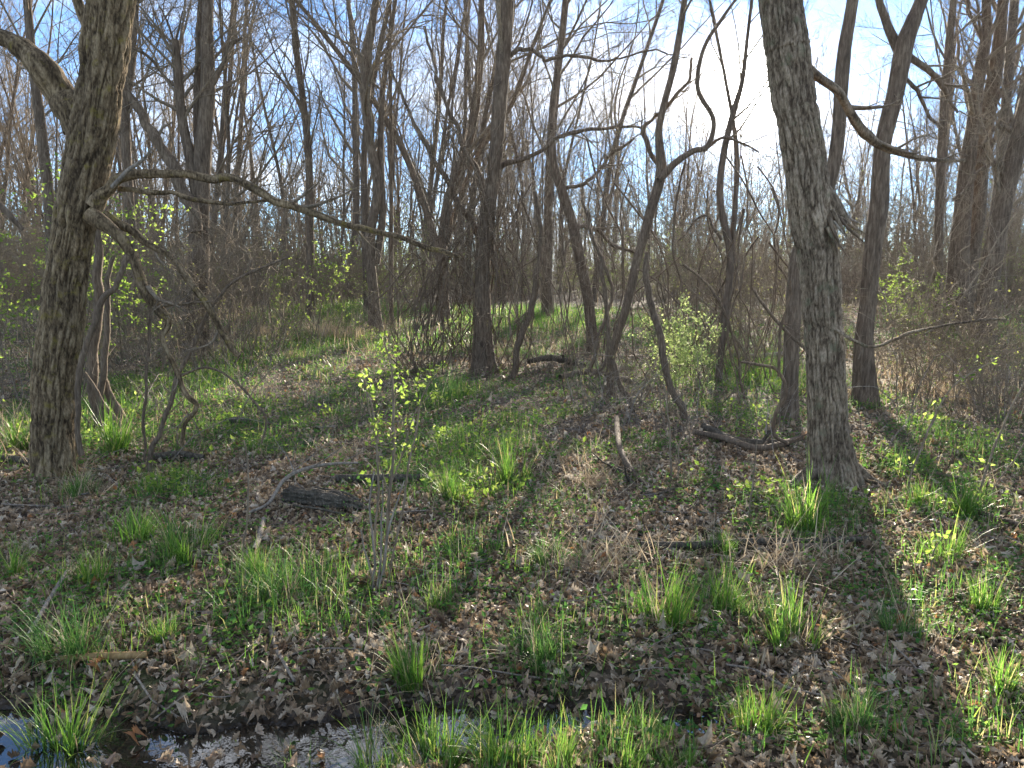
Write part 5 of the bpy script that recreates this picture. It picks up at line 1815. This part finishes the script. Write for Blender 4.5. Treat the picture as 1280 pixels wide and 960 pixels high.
# ------------------------------------------------------------------ saplings
def sapling(label, stems, Ybase, leafpts, lm, lsize=0.05, per=9, name="sapling", m=M_TWIG, tw=0.0):
    rows0 = pix(stems[0], Ybase)
    base = rows0[0, :3].copy()
    base[2] = float(gz(base[0], base[1]))
    root = thing(name, tuple(base), label, "sapling")
    for st in stems:
        rows = pix(st, Ybase)
        C = spline(rows, 20)
        C[:, :3] += (np.stack([fbm(C[:, 2] * 6 + st[0][0], i * 3.3, 0, 90 + i, 2) for i in range(3)], 1) - 0.5) * 0.03
        mb = MB()
        tube(mb, C[:, :3], C[:, 3], 6)
        link("stem", mb.mesh("stem", m, base), root)
    if leafpts:
        mb = MB()
        cs = []
        for (px, py, r) in leafpts:
            c = at(px, py, Ybase + RNG.normal(0, 0.06))
            cs.append(c + RNG.normal(0, 1, (per, 3)) * r * Ybase / FPX)
        leaf_quads(mb, np.vstack(cs), lsize, RNG, 0.25)
        tag(link("foliage", mb.mesh("foliage", lm, base, False), root), kind='stuff')
    return root


YS = gnd(478, 735)[1]
sapling("slender sapling with fresh yellow green leaves standing in front of the clearing",
        [[(478, 738, 5), (484, 660, 4.5), (490, 590, 4), (492, 520, 3.5), (488, 460, 2.5), (480, 425, 2)],
         [(470, 735, 4), (470, 680, 3.5), (472, 600, 3), (470, 530, 2.5), (458, 475, 2)],
         [(482, 735, 3), (500, 650, 3), (512, 580, 2.5), (528, 500, 2), (544, 468, 1.5)],
         [(490, 600, 2), (505, 560, 1.8), (520, 515, 1.5), (540, 490, 1.2)],
         [(486, 620, 2), (474, 570, 1.8), (460, 510, 1.5), (452, 470, 1.2)]], YS,
        [(480, 418, 5), (482, 440, 6), (476, 432, 4), (455, 468, 6), (462, 482, 5), (488, 458, 7), (497, 462, 6), (500, 480, 6), (470, 490, 6), (478, 510, 7), (495, 515, 7), (505, 490, 6), (520, 478, 6), (542, 468, 7), (530, 476, 6),
         (512, 530, 6), (470, 525, 6), (466, 548, 5), (488, 545, 6), (500, 555, 5), (478, 580, 5), (520, 500, 6), (545, 492, 4), (450, 475, 5), (482, 600, 4)], M_NEWLEAF, 0.027, 12)
sapling("bundle of dead tan stalks at the sapling's foot",
        [[(465, 738, 3), (466, 690, 3), (462, 640, 2.5), (468, 590, 2)], [(476, 740, 3), (482, 690, 3), (492, 640, 2.5), (505, 600, 1.5)], [(472, 738, 3), (475, 690, 3), (478, 640, 2), (480, 600, 1.5)],
         [(469, 738, 2.5), (460, 700, 2.5), (452, 660, 2)]], YS - 0.06, [], M_STRAW, name="dead_stalks", m=M_DEAD)
YR = gnd(1135, 600)[1]
sapling("thin arching twig with a few yellow leaves right of the grey furrowed tree",
        [[(1130, 640, 3), (1140, 590, 3), (1160, 540, 3), (1185, 490, 2.5), (1212, 468, 2), (1242, 452, 1.5)], [(1160, 540, 2), (1170, 520, 2), (1168, 500, 1.5)]], YR - 0.4,
        [(1242, 452, 4), (1220, 458, 5), (1200, 470, 4), (1186, 488, 4), (1172, 502, 4), (1160, 520, 4), (1215, 470, 3)], M_NEWLEAF, 0.045, 5)
sapling("tall thin twig rising at the right edge with few yellow leaves",
        [[(1215, 640, 3), (1235, 580, 3), (1260, 520, 2.5), (1285, 470, 2)], [(1225, 650, 2.5), (1250, 600, 2), (1290, 545, 2)]], 5.2, [(1265, 575, 5), (1250, 545, 4), (1230, 580, 4), (1238, 690, 3)], M_NEWLEAF, 0.04, 5)
sapling("small green sprout with yellow leaves on the sunlit litter at right",
        [[(1160, 720, 2.5), (1166, 690, 2), (1178, 672, 1.5)]], gnd(1160, 722)[1], [(1160, 690, 5), (1170, 680, 5), (1178, 672, 5), (1185, 690, 4)], M_NEWLEAF, 0.035, 6)
sapling("low sprout with yellow green leaves left of the grey furrowed tree's roots",
        [[(935, 650, 2.5), (940, 600, 2), (944, 560, 1.5), (948, 520, 1.5)]], gnd(935, 652)[1], [], M_NEWLEAF, name="bare_shoot")
sapling("pair of thin grey shoots in the leaf litter right of centre",
        [[(838, 600, 2.5), (836, 540, 2.5), (830, 480, 2)], [(846, 604, 2), (850, 560, 2), (862, 520, 1.5)]], gnd(838, 602)[1], [], M_NEWLEAF, name="bare_shoot")
sapling("bare dark shoot standing between the sapling and the rotten log",
        [[(300, 700, 2), (310, 640, 2.5), (312, 590, 2), (305, 550, 1.5)]], gnd(300, 702)[1], [], M_NEWLEAF, name="bare_shoot")

vine([(-8, 248, 9), (6, 262, 8), (20, 278, 6), (26, 286, 3)], 4.2, "short dark broken branch poking in at the left edge", cat='branch', name='broken_branch', m=M_BARK)

# ------------------------------------------------------------------ haze volume, added to give a glow towards the sun
if HAZE > 0:
    mb = MB()
    x0, x1, y0, y1, z0, z1 = -190.0, 190.0, -12.0, 170.0, -3.0, 32.0
    V = [(x, y, z) for x in (x0, x1) for y in (y0, y1) for z in (z0, z1)]
    F = [(0, 1, 3, 2), (4, 6, 7, 5), (0, 4, 5, 1), (2, 3, 7, 6), (0, 2, 6, 4), (1, 5, 7, 3)]
    mb.add(V, F)
    m, t = mat("haze")
    pv = N(t, 'ShaderNodeVolumePrincipled', inp={'Color': (0.95, 0.95, 0.95, 1), 'Density': HAZE, 'Anisotropy': 0.68})
    o = N(t, 'ShaderNodeOutputMaterial')
    t.links.new(pv.outputs[0], o.inputs['Volume'])
    tag(link("haze", mb.mesh("haze", m, smooth=False)), "thin haze added for the glow round the sun", kind='stuff')
